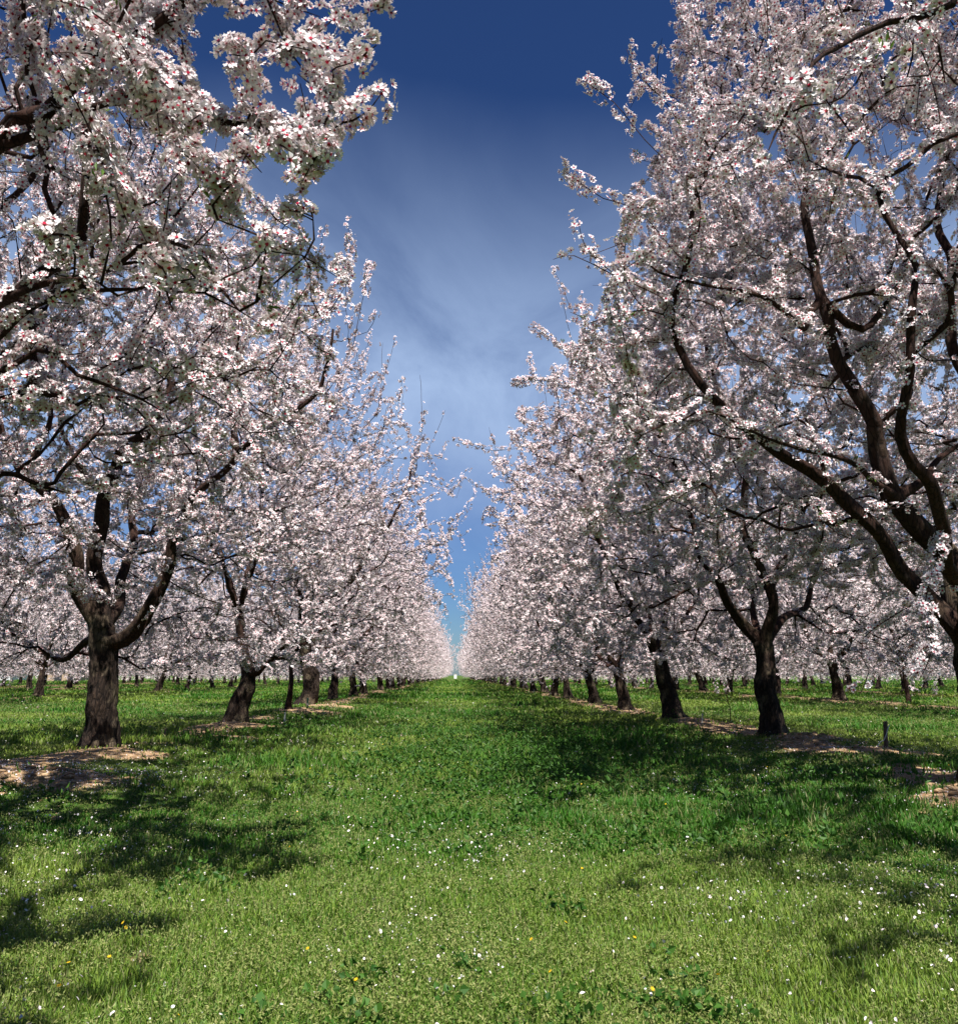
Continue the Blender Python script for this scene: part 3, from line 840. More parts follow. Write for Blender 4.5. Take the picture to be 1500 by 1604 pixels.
def hero_R0():
    B = np.array([3.80, 5.9, 0.]); B[2] = hz(B[0], B[1]); o = B
    P = lambda x, y, Y: pt(x, y, Y) - o
    t = Tree(105)
    tr = trunk_into(t, [np.array([0, 0, -.12]), P(1545, 1160, 5.9), P(1530, 1080, 5.9), P(1518, 1000, 5.85)], .21, .19, 1.4)
    top = tr[-1]
    a = t.limb([t.P[top], P(1450, 925, 5.8), P(1395, 868, 5.7), P(1345, 815, 5.6), P(1300, 765, 5.5), P(1245, 718, 5.4), P(1180, 672, 5.3), P(1115, 625, 5.2), P(1070, 560, 5.1), P(1062, 480, 5.1), P(1075, 380, 5.1), P(1110, 250, 5.1)], .080, .018, start=top)
    b = t.limb([t.P[top], P(1478, 930, 5.9), P(1445, 860, 5.9), P(1405, 780, 5.8), P(1380, 710, 5.8), P(1352, 640, 5.7), P(1325, 590, 5.7), P(1295, 540, 5.7), P(1285, 430, 5.7), P(1270, 320, 5.7), P(1240, 180, 5.7), P(1250, 50, 5.7)], .105, .02, start=top)
    c = t.limb([t.P[top], P(1530, 900, 6.2), P(1540, 760, 6.5), P(1520, 600, 6.7), P(1480, 420, 6.8), P(1470, 250, 6.8), P(1440, 80, 6.8)], .11, .02, start=top)
    jb = b[int(len(b) * .235)]
    t.limb([t.P[jb], P(1355, 755, 5.5), P(1310, 725, 5.3), P(1255, 700, 5.1), P(1190, 690, 5.0), P(1120, 660, 4.9)], .034, .01, start=jb)
    t.limb([t.P[jb], P(1440, 755, 5.9), P(1480, 715, 6.0), P(1530, 680, 6.0)], .05, .02, start=jb)
    jb = b[int(len(b) * .52)]
    t.limb([t.P[jb], P(1265, 520, 5.5), P(1200, 470, 5.3), P(1120, 450, 5.1), P(1000, 410, 4.9)], .035, .01, start=jb)
    t.limb([t.P[jb], P(1340, 520, 5.7), P(1400, 430, 5.8), P(1440, 350, 5.8), P(1480, 230, 5.8)], .04, .012, start=jb)
    d = t.limb([t.P[top], P(1500, 930, 5.2), P(1490, 820, 4.6), P(1440, 700, 4.2), P(1420, 520, 4.0), P(1400, 330, 3.9)], .08, .02, start=top)
    def cut(p):
        q = p + o
        if q[2] < 1.75: return False
        if q[1] < 3.2: return False
        if q[1] < 5.35 and q[2] < 3.6 and q[0] > 1.1: return False
        if q[2] > 3.5 and q[0] < 1.30 + .1 * (q[2] - 3.5): return False
        if q[0] < .75: return False
        return q[2] > 2.0 or q[0] > 2.0
    t.reach(crown_targets(t.r, 2700, zlo=1.5, cut=cut, sx=1.02, zscale=1.02))
    near = lambda q: int(np.argmin(np.linalg.norm(t.P[:t.n] - q, axis=1)))
    t.shoots(230, .35, 1.2, 3.6, cut=cut)
    for w_ in ([P(1060, 400, 5.0), P(1000, 330, 4.9), P(945, 310, 4.8), P(883, 265, 4.7)],
               [P(1080, 290, 5.0), P(1010, 220, 4.9), P(960, 160, 4.9), P(912, 125, 4.9)],
               [P(1040, 470, 5.0), P(960, 430, 4.8), P(900, 400, 4.7), P(868, 405, 4.7)], [P(960, 430, 4.8), P(915, 390, 4.7), P(905, 348, 4.7)],
               [P(1090, 250, 5.0), P(1050, 170, 5.), P(1000, 120, 5.), P(978, 75, 5.)],
               [P(1120, 200, 5.1), P(1100, 100, 5.1), P(1080, 20, 5.1)],
               [P(1350, 1000, 5.4), P(1360, 1050, 5.2), P(1345, 1090, 5.1)], [P(1450, 950, 4.6), P(1462, 1020, 4.3), P(1440, 1068, 4.2)]):
        j = near(w_[0]); t.limb([t.P[j]] + w_[0:], .005, .003, start=j, wob=.004)
        for i in t.chains[-1][1:]: t.rad[i] = 0; t.boost[i] = 1.2
    return finish('almond_tree', t, B, 215000, 3, 12, 'largest almond tree, its long limbs sweeping up and left from the right edge', G_R, leaves=2200)


def hero_R1():
    B = np.array([3.87, 10.3, 0.]); B[2] = hz(B[0], B[1]); o = B
    P = lambda x, y, Y: pt(x, y, Y) - o
    t = Tree(106)
    tr = trunk_into(t, [np.array([0, 0, -.12]), P(1205, 1110, 10.3), P(1200, 1060, 10.3), P(1194, 1010, 10.3)], .175, .165, 1.35)
    top = tr[-1]
    t.limb([t.P[top], P(1160, 970, 10.2), P(1130, 920, 10.), P(1095, 870, 9.8), P(1080, 800, 9.7), P(1040, 700, 9.5), P(1000, 620, 9.4)], .085, .02, start=top)
    b = t.limb([t.P[top], P(1200, 960, 10.2), P(1204, 920, 10.1), P(1180, 870, 10.), P(1163, 820, 9.9), P(1160, 720, 9.8), P(1120, 600, 9.7), P(1100, 500, 9.7)], .09, .02, start=top)
    j = b[int(len(b) * .18)]
    t.limb([t.P[j], P(1222, 890, 10.1), P(1250, 845, 10.), P(1262, 760, 9.9), P(1270, 650, 9.9)], .06, .02, start=j)
    t.limb([t.P[top], P(1230, 975, 10.6), P(1262, 930, 11.), P(1300, 860, 11.3), P(1330, 760, 11.5)], .075, .02, start=top)
    t.limb([t.P[top], P(1185, 950, 10.9), P(1150, 880, 11.7), P(1100, 800, 12.2)], .06, .02, start=top)
    def cut(p):
        q = p + o
        return not (q[2] < 1.7 and q[1] < 10.0 and q[0] < 4.4) and q[2] > .8
    t.reach(crown_targets(t.r, 2600, zlo=.8, cut=cut))
    near = lambda q: int(np.argmin(np.linalg.norm(t.P[:t.n] - q, axis=1)))
    t.shoots(150, .3, 1.0, 4.2)
    for w_ in ([P(900, 600, 9.), P(850, 596, 8.9), P(805, 600, 8.9)], [P(900, 570, 9.), P(875, 540, 8.9), P(835, 512, 8.9)]):
        j = near(w_[0]); t.limb([t.P[j]] + w_[0:], .005, .003, start=j, wob=.004)
        for i in t.chains[-1][1:]: t.rad[i] = 0; t.boost[i] = 1.2
    return finish('almond_tree', t, B, 190000, 1, 13, 'almond tree with a black trunk swollen at its foot beside an orange earth mound', G_R, leaves=900)


def hero_R2():
    B = np.array([3.72, 14.4, 0.]); B[2] = hz(B[0], B[1]); o = B
    P = lambda x, y, Y: pt(x, y, Y) - o
    t = Tree(107)
    tr = trunk_into(t, [np.array([.03, 0, -.12]), P(1050, 1095, 14.4), P(1040, 1060, 14.4), P(1032, 1025, 14.4)], .20, .17, 1.25)
    top = tr[-1]
    t.limb([t.P[top], P(1005, 990, 14.2), P(985, 950, 14.), P(960, 900, 13.7), P(930, 820, 13.4), P(900, 740, 13.2), P(830, 700, 13.)], .09, .02, start=top)
    t.limb([t.P[top], P(1040, 980, 14.3), P(1050, 920, 14.1), P(1030, 850, 13.9), P(1010, 760, 13.7)], .10, .02, start=top)
    t.limb([t.P[top], P(1055, 990, 14.8), P(1090, 930, 15.3), P(1100, 840, 15.7)], .07, .02, start=top)
    t.limb([t.P[top], P(1020, 980, 14.9), P(1000, 900, 15.8), P(980, 830, 16.2)], .07, .02, start=top)
    t.reach(crown_targets(t.r, 2200, zlo=.75))
    t.shoots(120, .3, .9, 4.3)
    near = lambda q: int(np.argmin(np.linalg.norm(t.P[:t.n] - q, axis=1)))
    for w_ in ([P(830, 700, 12.6), P(780, 706, 12.), P(745, 700, 11.6), P(710, 692, 11.3)],):
        j = near(w_[0]); t.limb([t.P[j]] + w_[0:], .005, .003, start=j, wob=.004)
        for i in t.chains[-1][1:]: t.rad[i] = 0; t.boost[i] = 1.2
    return finish('almond_tree', t, B, 140000, 1, 14, 'almond tree with a dark trunk leaning left, third on the right', G_R)


def hero_L0():
    """its trunk stands left of the frame; its boughs hang into the upper left of the picture"""
    B = np.array([-3.6, 4.3, 0.]); B[2] = hz(B[0], B[1]); o = B
    P = lambda x, y, Y: pt(x, y, Y) - o
    t = Tree(108)
    tr = trunk_into(t, [np.array([0, 0, -.12]), np.array([.02, 0, .4]), np.array([.05, -.05, .95])], .19, .17, 1.4)
    top = tr[-1]
    a = t.limb([t.P[top], np.array([.6, -.4, 1.6]), P(-30, 250, 3.2), P(60, 180, 3.1), P(165, 122, 3.0), P(260, 55, 2.95), P(340, -10, 2.9), P(430, -90, 2.8)], .10, .022, start=top)
    j = a[int(len(a) * .66)]
    t.limb([t.P[j], P(230, 130, 3.0), P(300, 160, 2.9), P(390, 170, 2.8), P(470, 195, 2.7)], .030, .008, start=j)
    b = t.limb([t.P[top], np.array([.5, .1, 1.35]), P(-60, 530, 3.9), P(20, 460, 3.7), P(75, 405, 3.55), P(130, 360, 3.5), P(135, 310, 3.4), P(150, 200, 3.4), P(190, 60, 3.4)], .085, .018, start=top)
    j = b[int(len(b) * .45)]
    t.limb([t.P[j], P(90, 458, 3.5), P(150, 450, 3.4), P(215, 445, 3.3)], .024, .008, start=j)
    j = b[int(len(b) * .62)]
    t.limb([t.P[j], P(200, 365, 3.3), P(260, 378, 3.2), P(320, 415, 3.1), P(385, 490, 3.0)], .022, .007, start=j)
    j = b[int(len(b) * .40)]
    t.limb([t.P[j], P(60, 545, 4.0), P(130, 590, 4.0), P(240, 648, 4.0)], .030, .010, start=j)
    t.limb([t.P[top], np.array([.1, .9, 2.]), np.array([.4, 1.5, 3.2]), np.array([.6, 1.8, 4.6])], .08, .02, start=top)
    t.limb([t.P[top], np.array([-.9, .2, 2.]), np.array([-1.5, .2, 3.4]), np.array([-1.7, .1, 4.6])], .08, .02, start=top)
    def cut(p):
        q = p + o
        if q[1] < 1.9: return False
        if q[2] < 1.9: return False
        xy = (q[0] / max(q[1], .1))
        if q[0] > -.45 - .12 * max(0, q[1] - 3): return False
        if q[1] > 5.5 and q[0] < -1.9: return False
        if q[2] > 3.4 and q[0] > -.35 * q[1]: return False
        if q[1] < 3.0 and q[2] > 3.9: return False
        if q[2] < 1.75 + .22 * max(0, q[0] + 3): return False
        # the outer aisle edge starts above eye line
        return not (q[0] > -1.6 and q[2] < 2.2) and not (q[1] < 2.4 and q[0] > -.9)
    t.reach(crown_targets(t.r, 2900, zlo=1.6, cut=cut, sx=1.03, zscale=.95))
    near = lambda q: int(np.argmin(np.linalg.norm(t.P[:t.n] - q, axis=1)))
    ext = []
    for (x, y, Y) in [(590, 70, 2.7), (560, 95, 2.75), (520, 110, 2.8), (470, 130, 2.8), (590, 150, 2.5), (560, 185, 2.5), (530, 200, 2.5), (500, 225, 2.4), (460, 240, 2.35), (430, 230, 2.3), (410, 270, 2.4), (470, 290, 2.6), (380, 240, 2.4), (540, 20, 3.0), (500, 50, 3.0),
                      (450, 60, 3.0), (490, 340, 2.9), (450, 330, 2.9), (350, 300, 2.6), (230, 400, 2.4), (200, 350, 2.4), (260, 430, 2.5), (180, 290, 2.4), (60, 380, 2.4), (90, 100, 2.3), (150, 60, 2.4), (300, 250, 2.4), (250, 210, 2.5), (330, 180, 2.5), (600, 10, 3.1)]:
        ext.append(P(x, y, Y)); ext.append(P(x + t.r.normal(0, 10), y + t.r.normal(0, 10), Y + .1))
    t.reach(ext, bias=.15)
    t.shoots(110, .3, .6, 3.0, cut=cut)
    return finish('almond_tree', t, B, 175000, 3, 15, 'almond boughs with the largest blossoms reaching in at the upper left', G_L, size=.0245, leaves=2600)


def hero_Rm():
    """nearest tree on the right, trunk outside the frame; one twiggy bough crosses the top right corner"""
    B = np.array([3.9, 1.5, 0.]); B[2] = hz(B[0], B[1]); o = B
    P = lambda x, y, Y: pt(x, y, Y) - o
    t = Tree(109)
    tr = trunk_into(t, [np.array([0, 0, -.12]), np.array([.02, 0, .4]), np.array([.05, -.05, .95])], .19, .17, 1.4)
    top = tr[-1]
    a = t.limb([t.P[top], np.array([-.7, .3, 1.9]), P(1560, -60, 2.4), P(1470, 30, 2.3), P(1400, 45, 2.3), P(1330, 90, 2.25), P(1280, 120, 2.2), P(1240, 190, 2.15), P(1200, 225, 2.1)], .07, .005, start=top)
    std_limbs(t, top, None, 4, 1.9, .09, 4.6)
    def cut(p):
        q = p + o
        return q[2] > 1.7 and q[0] > .9 + .55 * max(q[1], 0) and q[0] > 1.5
    t.reach(crown_targets(t.r, 900, zlo=1.7, cut=cut))
    t.reach([P(1230, 240, 2.1), P(1260, 215, 2.1), P(1300, 160, 2.1), P(1340, 130, 2.1), P(1380, 90, 2.1), P(1430, 60, 2.1), P(1470, 70, 2.2), P(1350, 30, 2.3), P(1300, 60, 2.3), P(1420, 120, 2.2), P(1480, 130, 2.3), P(1390, 10, 2.3), P(1250, 100, 2.2)], bias=.05)
    return finish('almond_tree', t, B, 60000, 3, 16, 'almond bough with dark twigs and sparse blossom crossing the top right corner', G_R, size=.0205, leaves=900)


def hero_Lm():
    """tree beside and behind the camera on the left; its boughs touch only the top left corner"""
    B = np.array([-3.55, -.4, 0.]); B[2] = hz(B[0], B[1]); o = B
    t = Tree(110)
    tr = trunk_into(t, [np.array([0, 0, -.12]), np.array([.02, 0, .4]), np.array([.05, -.05, .95])], .19, .17, 1.4)
    top = tr[-1]
    std_limbs(t, top, None, 5, 2.1, .09, 4.4)
    def cut(p):
        q = p + o
        if q[2] < 1.9 or q[0] > -.45: return False
        return q[0] < -.56 * q[1] - .12 or (q[1] > 0 and q[2] > .85 + 1.12 * q[1] and q[0] < -.9)
    t.reach(crown_targets(t.r, 1000, zlo=1.8, cut=cut))
    ov = []
    while len(ov) < 330:
        q = np.array([t.r.uniform(-2.7, -.55), t.r.uniform(.0, 1.5), t.r.uniform(1.9, 3.8)])
        if q[2] > .95 + 1.15 * max(q[1], .5): ov.append(q - o)
    t.reach(ov)
    return finish('almond_tree', t, B, 230000, 1, 17, 'almond bough with big close blossoms at the very top left corner', G_L, size=.024, leaves=600)


hero_Lm(); hero_L1(); hero_L2(); hero_L4(); hero_R0(); hero_R1(); hero_R2(); hero_L0(); hero_Rm()

# ---- generic kinds
FL = 'small far almond tree in the receding row left of the grass aisle'
FR = 'small far almond tree in the receding row right of the grass aisle'
protos = [generic(201, label='x', rscale=1.12), generic(202, nl=5, trunk_r=.19, label='x', lean=.10, zscale=1.04, rscale=1.10), generic(203, nl=3, zscale=.95, rscale=1.08, trunk_r=.16, trunk_h=1.05, label='x', lean=.12)]
young = generic(204, nt=520, trunk_r=.065, trunk_h=1.25, nfl=16000, zscale=.68, rscale=.62, nl=3, zlo=1.25, label='slender young almond tree', lean=.03, leaves=120)
fars = [generic(211, nt=1100, nfl=42000, detail=0, size=.031, far=True, min_r=.006, rscale=1.12, label='x', leaves=0),
        generic(212, nt=1100, nfl=42000, detail=0, size=.031, far=True, min_r=.006, rscale=1.12, nl=5, label='x', leaves=0, lean=.1)]
PR = random.Random(3)
used = set()


def plant(k, pool, x, y, label, group, rz=None, sc=None):
    src = pool[k % len(pool)]
    rz = PR.random() * 6.28 if rz is None else rz
    sc = PR.uniform(.93, 1.06) if sc is None else sc
    z = hz(x, y) if y < 110 else 0.
    if src.name not in used:
        used.add(src.name)
        src.location = (x, y, z); src.rotation_euler = (0, 0, rz); src.scale = (sc,) * 3
        src['label'] = label; src['group'] = group
        return src
    return dup(src, (x, y, z), rz, label, group, sc)


used_y = set()
plant(0, [young], -3.3, 17.1, 'slender young almond tree with a thin straight trunk, third on the left', G_L, 0.4, 1.0)
plant(0, [young], 11.9, 22.0, 'thin young almond tree leaning slightly in the next row, near the right edge', 'almond trees in the rows beyond on the right', 2.0, 1.05)
near_R = {19.3: 'almond tree with a short thick tan trunk and a broken stub, fourth on the right', 23.9: 'almond tree with a broad dark trunk flaring at its base, fifth on the right'}
near_L = {27.4: 'almond tree on the left just past the wide dark fork, its trunk dark and upright', 32: 'almond tree on the left with a paired-looking dark trunk, sixth in the row'}
k = 0
for y in [19.3, 23.9, 28.6, 33.2, 37.8]:
    plant(k, protos, 3.95 + PR.uniform(-.12, .12), y, near_R.get(y, 'almond tree with a dark trunk about %s along the row right of the aisle' % {28.6: 'six', 33.2: 'seven', 37.8: 'eight'}.get(y, '')), G_R); k += 1
for y in [27.4, 32, 36.6]:
    plant(k, protos, -3.8 + PR.uniform(-.12, .12), y, near_L.get(y, 'almond tree about seven along the row left of the aisle'), G_L); k += 1
y = 42.0
while y < 215:
    plant(k, protos if y < 56 else fars, 3.95 + PR.uniform(-.15, .15), y + PR.uniform(-.3, .3), FR, 'far almond trees in the right-hand row'); k += 1
    plant(k, protos if y < 56 else fars, -3.8 + PR.uniform(-.15, .15), y + .6 + PR.uniform(-.3, .3), FL, 'far almond trees in the left-hand row'); k += 1
    y += 4.65
RB = 'almond trees in the rows beyond on the right'
LB = 'almond trees in the rows beyond on the left'
for rx in ROWS[2:]:
    ax = abs(rx); y0 = ax / .64 + .6
    y = y0 + PR.uniform(0, 1)
    if rx == 11.3: ys = [17.4, 24.9, 29.4]
    elif rx == -14.6: ys = [24.0, 30.3, 36.0, 41.9, 47.2]
    else: ys = []
    while len(ys) and ys[-1] < 95: ys.append(ys[-1] + 4.7 + PR.uniform(-.3, .3))
    if not ys:
        ymax = 100 if ax < 30 else 120
        while y < ymax: ys.append(y); y += 4.7 + PR.uniform(-.3, .3)
    for y in ys:
        right = rx > 0
        kind = protos if y < 44 else fars
        label = 'almond tree in the rows beyond on the %s, seen between nearer trunks' % ('right' if right else 'left')
        if rx == 11.3 and y == 24.9: label = 'almond tree with a stubby tan trunk on the sunlit soil ridge at the right'
        if rx == 11.3 and y == 17.4: label = 'almond tree in the next row, trunk at the right edge behind the largest tree'
        if rx == -14.6 and y == 30.3: label = 'almond tree across the open grass just left of the mottled tan trunk'
        if rx == -14.6 and y == 41.9: label = 'almond tree across the open grass just right of the mottled tan trunk'
        if rx == -14.6 and y == 47.2: label = 'almond tree across the open grass just left of the crooked black trunk'
        plant(k, kind, rx + PR.uniform(-.2, .2), y, label, RB if right else LB); k += 1


# ---- the orchard goes on beyond the countable rows: one far mass
def distant_orchard():
    g = np.random.default_rng(400)
    n = 60000
    tx = np.round(g.uniform(-22, 22, n)) * 7.35; ty = 128 + np.round(g.uniform(0, 7, n)) * 4.7
    k = np.abs(tx) > 8; tx, ty = tx[k], ty[k]; n = len(tx)
    z = g.uniform(.1, 6.2, n); rm = np.interp(z, ENV_Z, ENV_R)
    th = g.random(n) * 6.28; q = g.random(n) ** .5
    c = np.stack([tx + rm * q * np.cos(th), ty + rm * q * np.sin(th), z], 1)
    return flower_mesh('distant_orchard', c, unit(g.normal(0, 1, c.shape)), g, 0, .11, 401)


tag(link('distant_orchard', distant_orchard()), 'far rows of blossoming orchard reading as one pale band at the horizon', 'orchard', kind='stuff')

# ------------------------------------------------------------------ grass
def grass_points(n, dmin, dmax, pw=1.0, umax=.80, seed=1):
    g = np.random.default_rng(seed)
    d = np.exp(g.uniform(math.log(dmin), math.log(dmax), n))
    u = g.uniform(-umax, umax, n)
    return u * d, d, g


def blades(name, n, dmin, dmax, seed, hmul=1., tan=.13):
    x, y, g = grass_points(n, dmin, dmax, seed=seed)
    s = soil(x, y)
    keep = g.random(n) > s * .93
    patch = fbm(x, y, 1.1, 70, 3); fine = fbm(x, y, .25, 74, 2)
    keep &= g.random(n) < .45 + .9 * fine
    x, y, patch, fine = x[keep], y[keep], patch[keep], fine[keep]; m = len(x)
    z = height(x, y)
    d = np.hypot(x, y)
    h = (.012 + .030 * patch + .016 * fine) * g.uniform(.5, 1.3, m) * hmul * (1 + d / 60)
    # rough taller strips beside the tree rows and dark tussocks
    strip = np.exp(-((x + 1.9) / .55) ** 2) * (y > 6) + np.exp(-((x - 2.3) / .5) ** 2) * (y > 8)
    lush = np.clip((fbm(x, y, 1.7, 101, 4) - .56) * 7, 0, 1) + gauss(x, y, .45, 8.2, 1.0, 1.6) + gauss(x, y, .6, 12.8, 1.3, 2.2) * .8
    lush = np.clip(lush * (.35 + 1.1 * vnoise(x, y, .22, 105)), 0, 1.2)
    h *= 1 + .9 * strip + 1.3 * lush
    h *= 1 - .6 * np.clip(gauss(x, y, -3.1, 5.9, 1.5, 1.0) + gauss(x, y, 3.3, 4.9, 1., .8) + gauss(x, y, -3.6, 7.5, 1.4, .9) + gauss(x, y, 4.2, 9.3, .9, .8), 0, 1)
    wd = np.maximum(.0016, d * .00070) * g.uniform(.7, 1.3, m)
    th = g.random(m) * 6.28
    bend = g.uniform(.1, .8, m) * h
    dx_, dy_ = np.cos(th), np.sin(th)
    px, py = -dy_, dx_
    V = np.zeros((m, 5, 3), np.float32)
    b = np.stack([x, y, z - .005], 1)
    W = np.stack([px, py, 0 * px], 1) * wd[:, None]
    D = np.stack([dx_, dy_, 0 * dx_], 1)
    Z = np.array([0, 0, 1.])
    V[:, 0] = b - W; V[:, 1] = b + W
    mid = b + D * (bend * .3)[:, None] + Z * (h * .6)[:, None]
    V[:, 2] = mid + W * .8; V[:, 3] = mid - W * .8
    V[:, 4] = b + D * bend[:, None] + Z * h[:, None]
    i = (np.arange(m) * 5)[:, None]
    F4 = i + np.array([[0, 1, 2, 3]]); F3 = i + np.array([[3, 2, 4]])
    # colour belongs to each plant: fresh green, yellower green, straw seed heads
    t = np.clip(g.normal(.42, .22, m) + (fbm(x, y, 2.6, 66, 3) - .5) * 2.4 - .45 * lush, 0, 1)[:, None]
    col = np.array([.045, .150, .010]) * (1 - t) + np.array([.23, .31, .045]) * t
    straw = (g.random(m) < tan * (.3 + 1.4 * (1 - fine)))[:, None]
    col = np.where(straw, np.array([.24, .25, .10]) * g.uniform(.7, 1.15, m)[:, None], col)
    col = col * g.uniform(.8, 1.2, m)[:, None]
    me = mesh_from(name, V.reshape(-1, 3), [F4, F3], M_GRASS, False, None, np.repeat(col, 5, 0))
    return me


tag(link('grass', blades('grass', 1000000, 1.3, 130, 5)), 'green spring grass with straw-coloured seed heads covering the orchard floor', 'grass', kind='stuff')


def seedheads():
    x, y, g = grass_points(650000, 1.4, 26, seed=61)
    patch = fbm(x, y, 1.1, 70, 3); fine = fbm(x, y, .3, 64, 3)
    k = (g.random(len(x)) < np.clip((fine - .25) * 2.2, 0, 1)) & (soil(x, y) < .4)
    x, y, patch = x[k], y[k], patch[k]; n = len(x)
    z = height(x, y) + g.uniform(.012, .03, n) + .05 * patch * g.random(n)
    dd = unit(g.normal(0, 1, (n, 3)) + np.array([0, 0, .8]))
    d = np.hypot(x, y)
    me = leaf_mesh('seed_heads', np.stack([x, y, z], 1), dd * np.maximum(1, d / 5)[:, None], .011, 62, (.13, .24, .03), (.36, .36, .13), M_GRASS, .22)
    return me


tag(link('grass_seed_heads', seedheads()), 'fine pale green and straw seed heads hazing the top of the grass', 'grass', kind='stuff')


def weeds():
    x, y, g = grass_points(8000, 1.4, 45, seed=31)
    m_ = fbm(x, y, .9, 80, 3)
    # a lush patch in the middle of the aisle
    lush = gauss(x, y, .45, 8.0, .9, 1.7) + gauss(x, y, .5, 12.5, 1.2, 2.) * .7 + gauss(x, y, .58, 2.3, .12, .15) * .5 + gauss(x, y, 0.42, 3.1, .09, .10) + gauss(x, y, -.95, 6.8, .25, .3) * .8 + gauss(x, y, -6.5, 12, 2., 2.) * .8
    keep = (g.random(len(x)) < np.clip((m_ - .56) * 5, 0, .5) + lush) & (soil(x, y) < .3)
    x, y = x[keep], y[keep]
    lx = np.array([g.normal(.45, .8, 500), g.normal(8.2, 1.7, 500)])
    x = np.concatenate([x, lx[0], g.normal(.5, 1.2, 400), g.normal(.60, .09, 8)]); y = np.concatenate([y, lx[1], g.normal(13, 2.5, 400), g.normal(2.3, .10, 8)])
    y = np.maximum(y, 1.6)
    n = len(x); z = height(x, y); d = np.hypot(x, y)
    K = 12
    c = np.repeat(np.stack([x, y, z], 1), K, 0)
    hgt = np.repeat(g.uniform(.03, .15, n) * np.interp(d, [1.5, 3, 6], [.35, .6, 1.25]), K)
    th = g.random(n * K) * 6.28; el = g.uniform(.0, 1.1, n * K)
    dd = np.stack([np.cos(th) * np.cos(el), np.sin(th) * np.cos(el), np.sin(el)], 1)
    c = c + np.stack([np.cos(th), np.sin(th), 0 * th], 1) * (g.uniform(0, .05, n * K))[:, None] + np.array([0, 0, 1.]) * (hgt * g.uniform(.1, 1., n * K))[:, None]
    sz = np.repeat(.035 * g.uniform(.6, 1.3, n), K)[:, None]
    dd = dd * np.repeat(np.interp(d, [1.5, 3, 6, 12], [.42, .6, 1., 1.1]), K)[:, None]
    me = leaf_mesh('weeds', c, dd, .045, 33, (.025, .085, .010), (.07, .17, .02), M_GRASS, .24)
    return me


tag(link('broadleaf_weeds', weeds()), 'darker broad-leaved weeds growing in patches through the grass', 'weeds', kind='stuff')


def petals_ground():
    x, y, g = grass_points(75000, 1.4, 40, seed=51)
    dens = .06 + .9 * np.clip(fbm(x, y, .9, 90, 4) * 3.2 - 1.5, 0, 1) + 1.0 * (soil(x, y) > .4) + .25 * np.exp(-((np.abs(x) - 3.2) / 1.6) ** 2)
    k = g.random(len(x)) < dens * .62
    x, y = x[k], y[k]
    n2 = 2600   # thick litter on the near mound
    x = np.concatenate([x, g.normal(-3.3, .75, n2), g.normal(4.1, .45, 350), g.normal(3.15, .45, 350)]); y = np.concatenate([y, g.normal(6.5, .5, n2), g.normal(9.3, .5, 350), g.normal(5.2, .3, 350)])
    n = len(x); z = height(x, y)
    inr = soil(x, y) > .5
    z = z + np.where(inr, .006, g.uniform(.015, .06, n))
    th = g.random(n) * 6.28
    nr = unit(np.stack([g.normal(0, .9, n), g.normal(0, .9, n), np.ones(n)], 1))
    A = unit(np.cross(nr, np.stack([np.cos(th), np.sin(th), 0 * th], 1))); B_ = np.cross(nr, A)
    sz = (.0080 * (.28 + .72 * g.random(n) ** 2.2) * (1 + np.hypot(x, y) / 40))[:, None]
    loc = [(-1, 0, 0), (-.3, -.62, .2), (.6, -.55, .1), (.85, 0, -.05), (.6, .55, .15), (-.3, .62, .25)]
    c = np.stack([x, y, z], 1)
    V = np.stack([c + sz * (a * A + b * B_ + h * nr) for a, b, h in loc], 1).reshape(-1, 3)
    i = (np.arange(n) * 6)[:, None]
    F = np.concatenate([i + np.array([[0, 1, 2, 3]]), i + np.array([[0, 3, 4, 5]])])
    return mesh_from('petals', V, [F], M_FALLEN, False, {'rad': np.tile([.3, .7, 1, 1, 1, .7], n), 'var': np.repeat(g.random(n), 6)})


tag(link('fallen_petals', petals_ground()), 'white almond petals scattered over grass and bare earth', 'petals', kind='stuff')


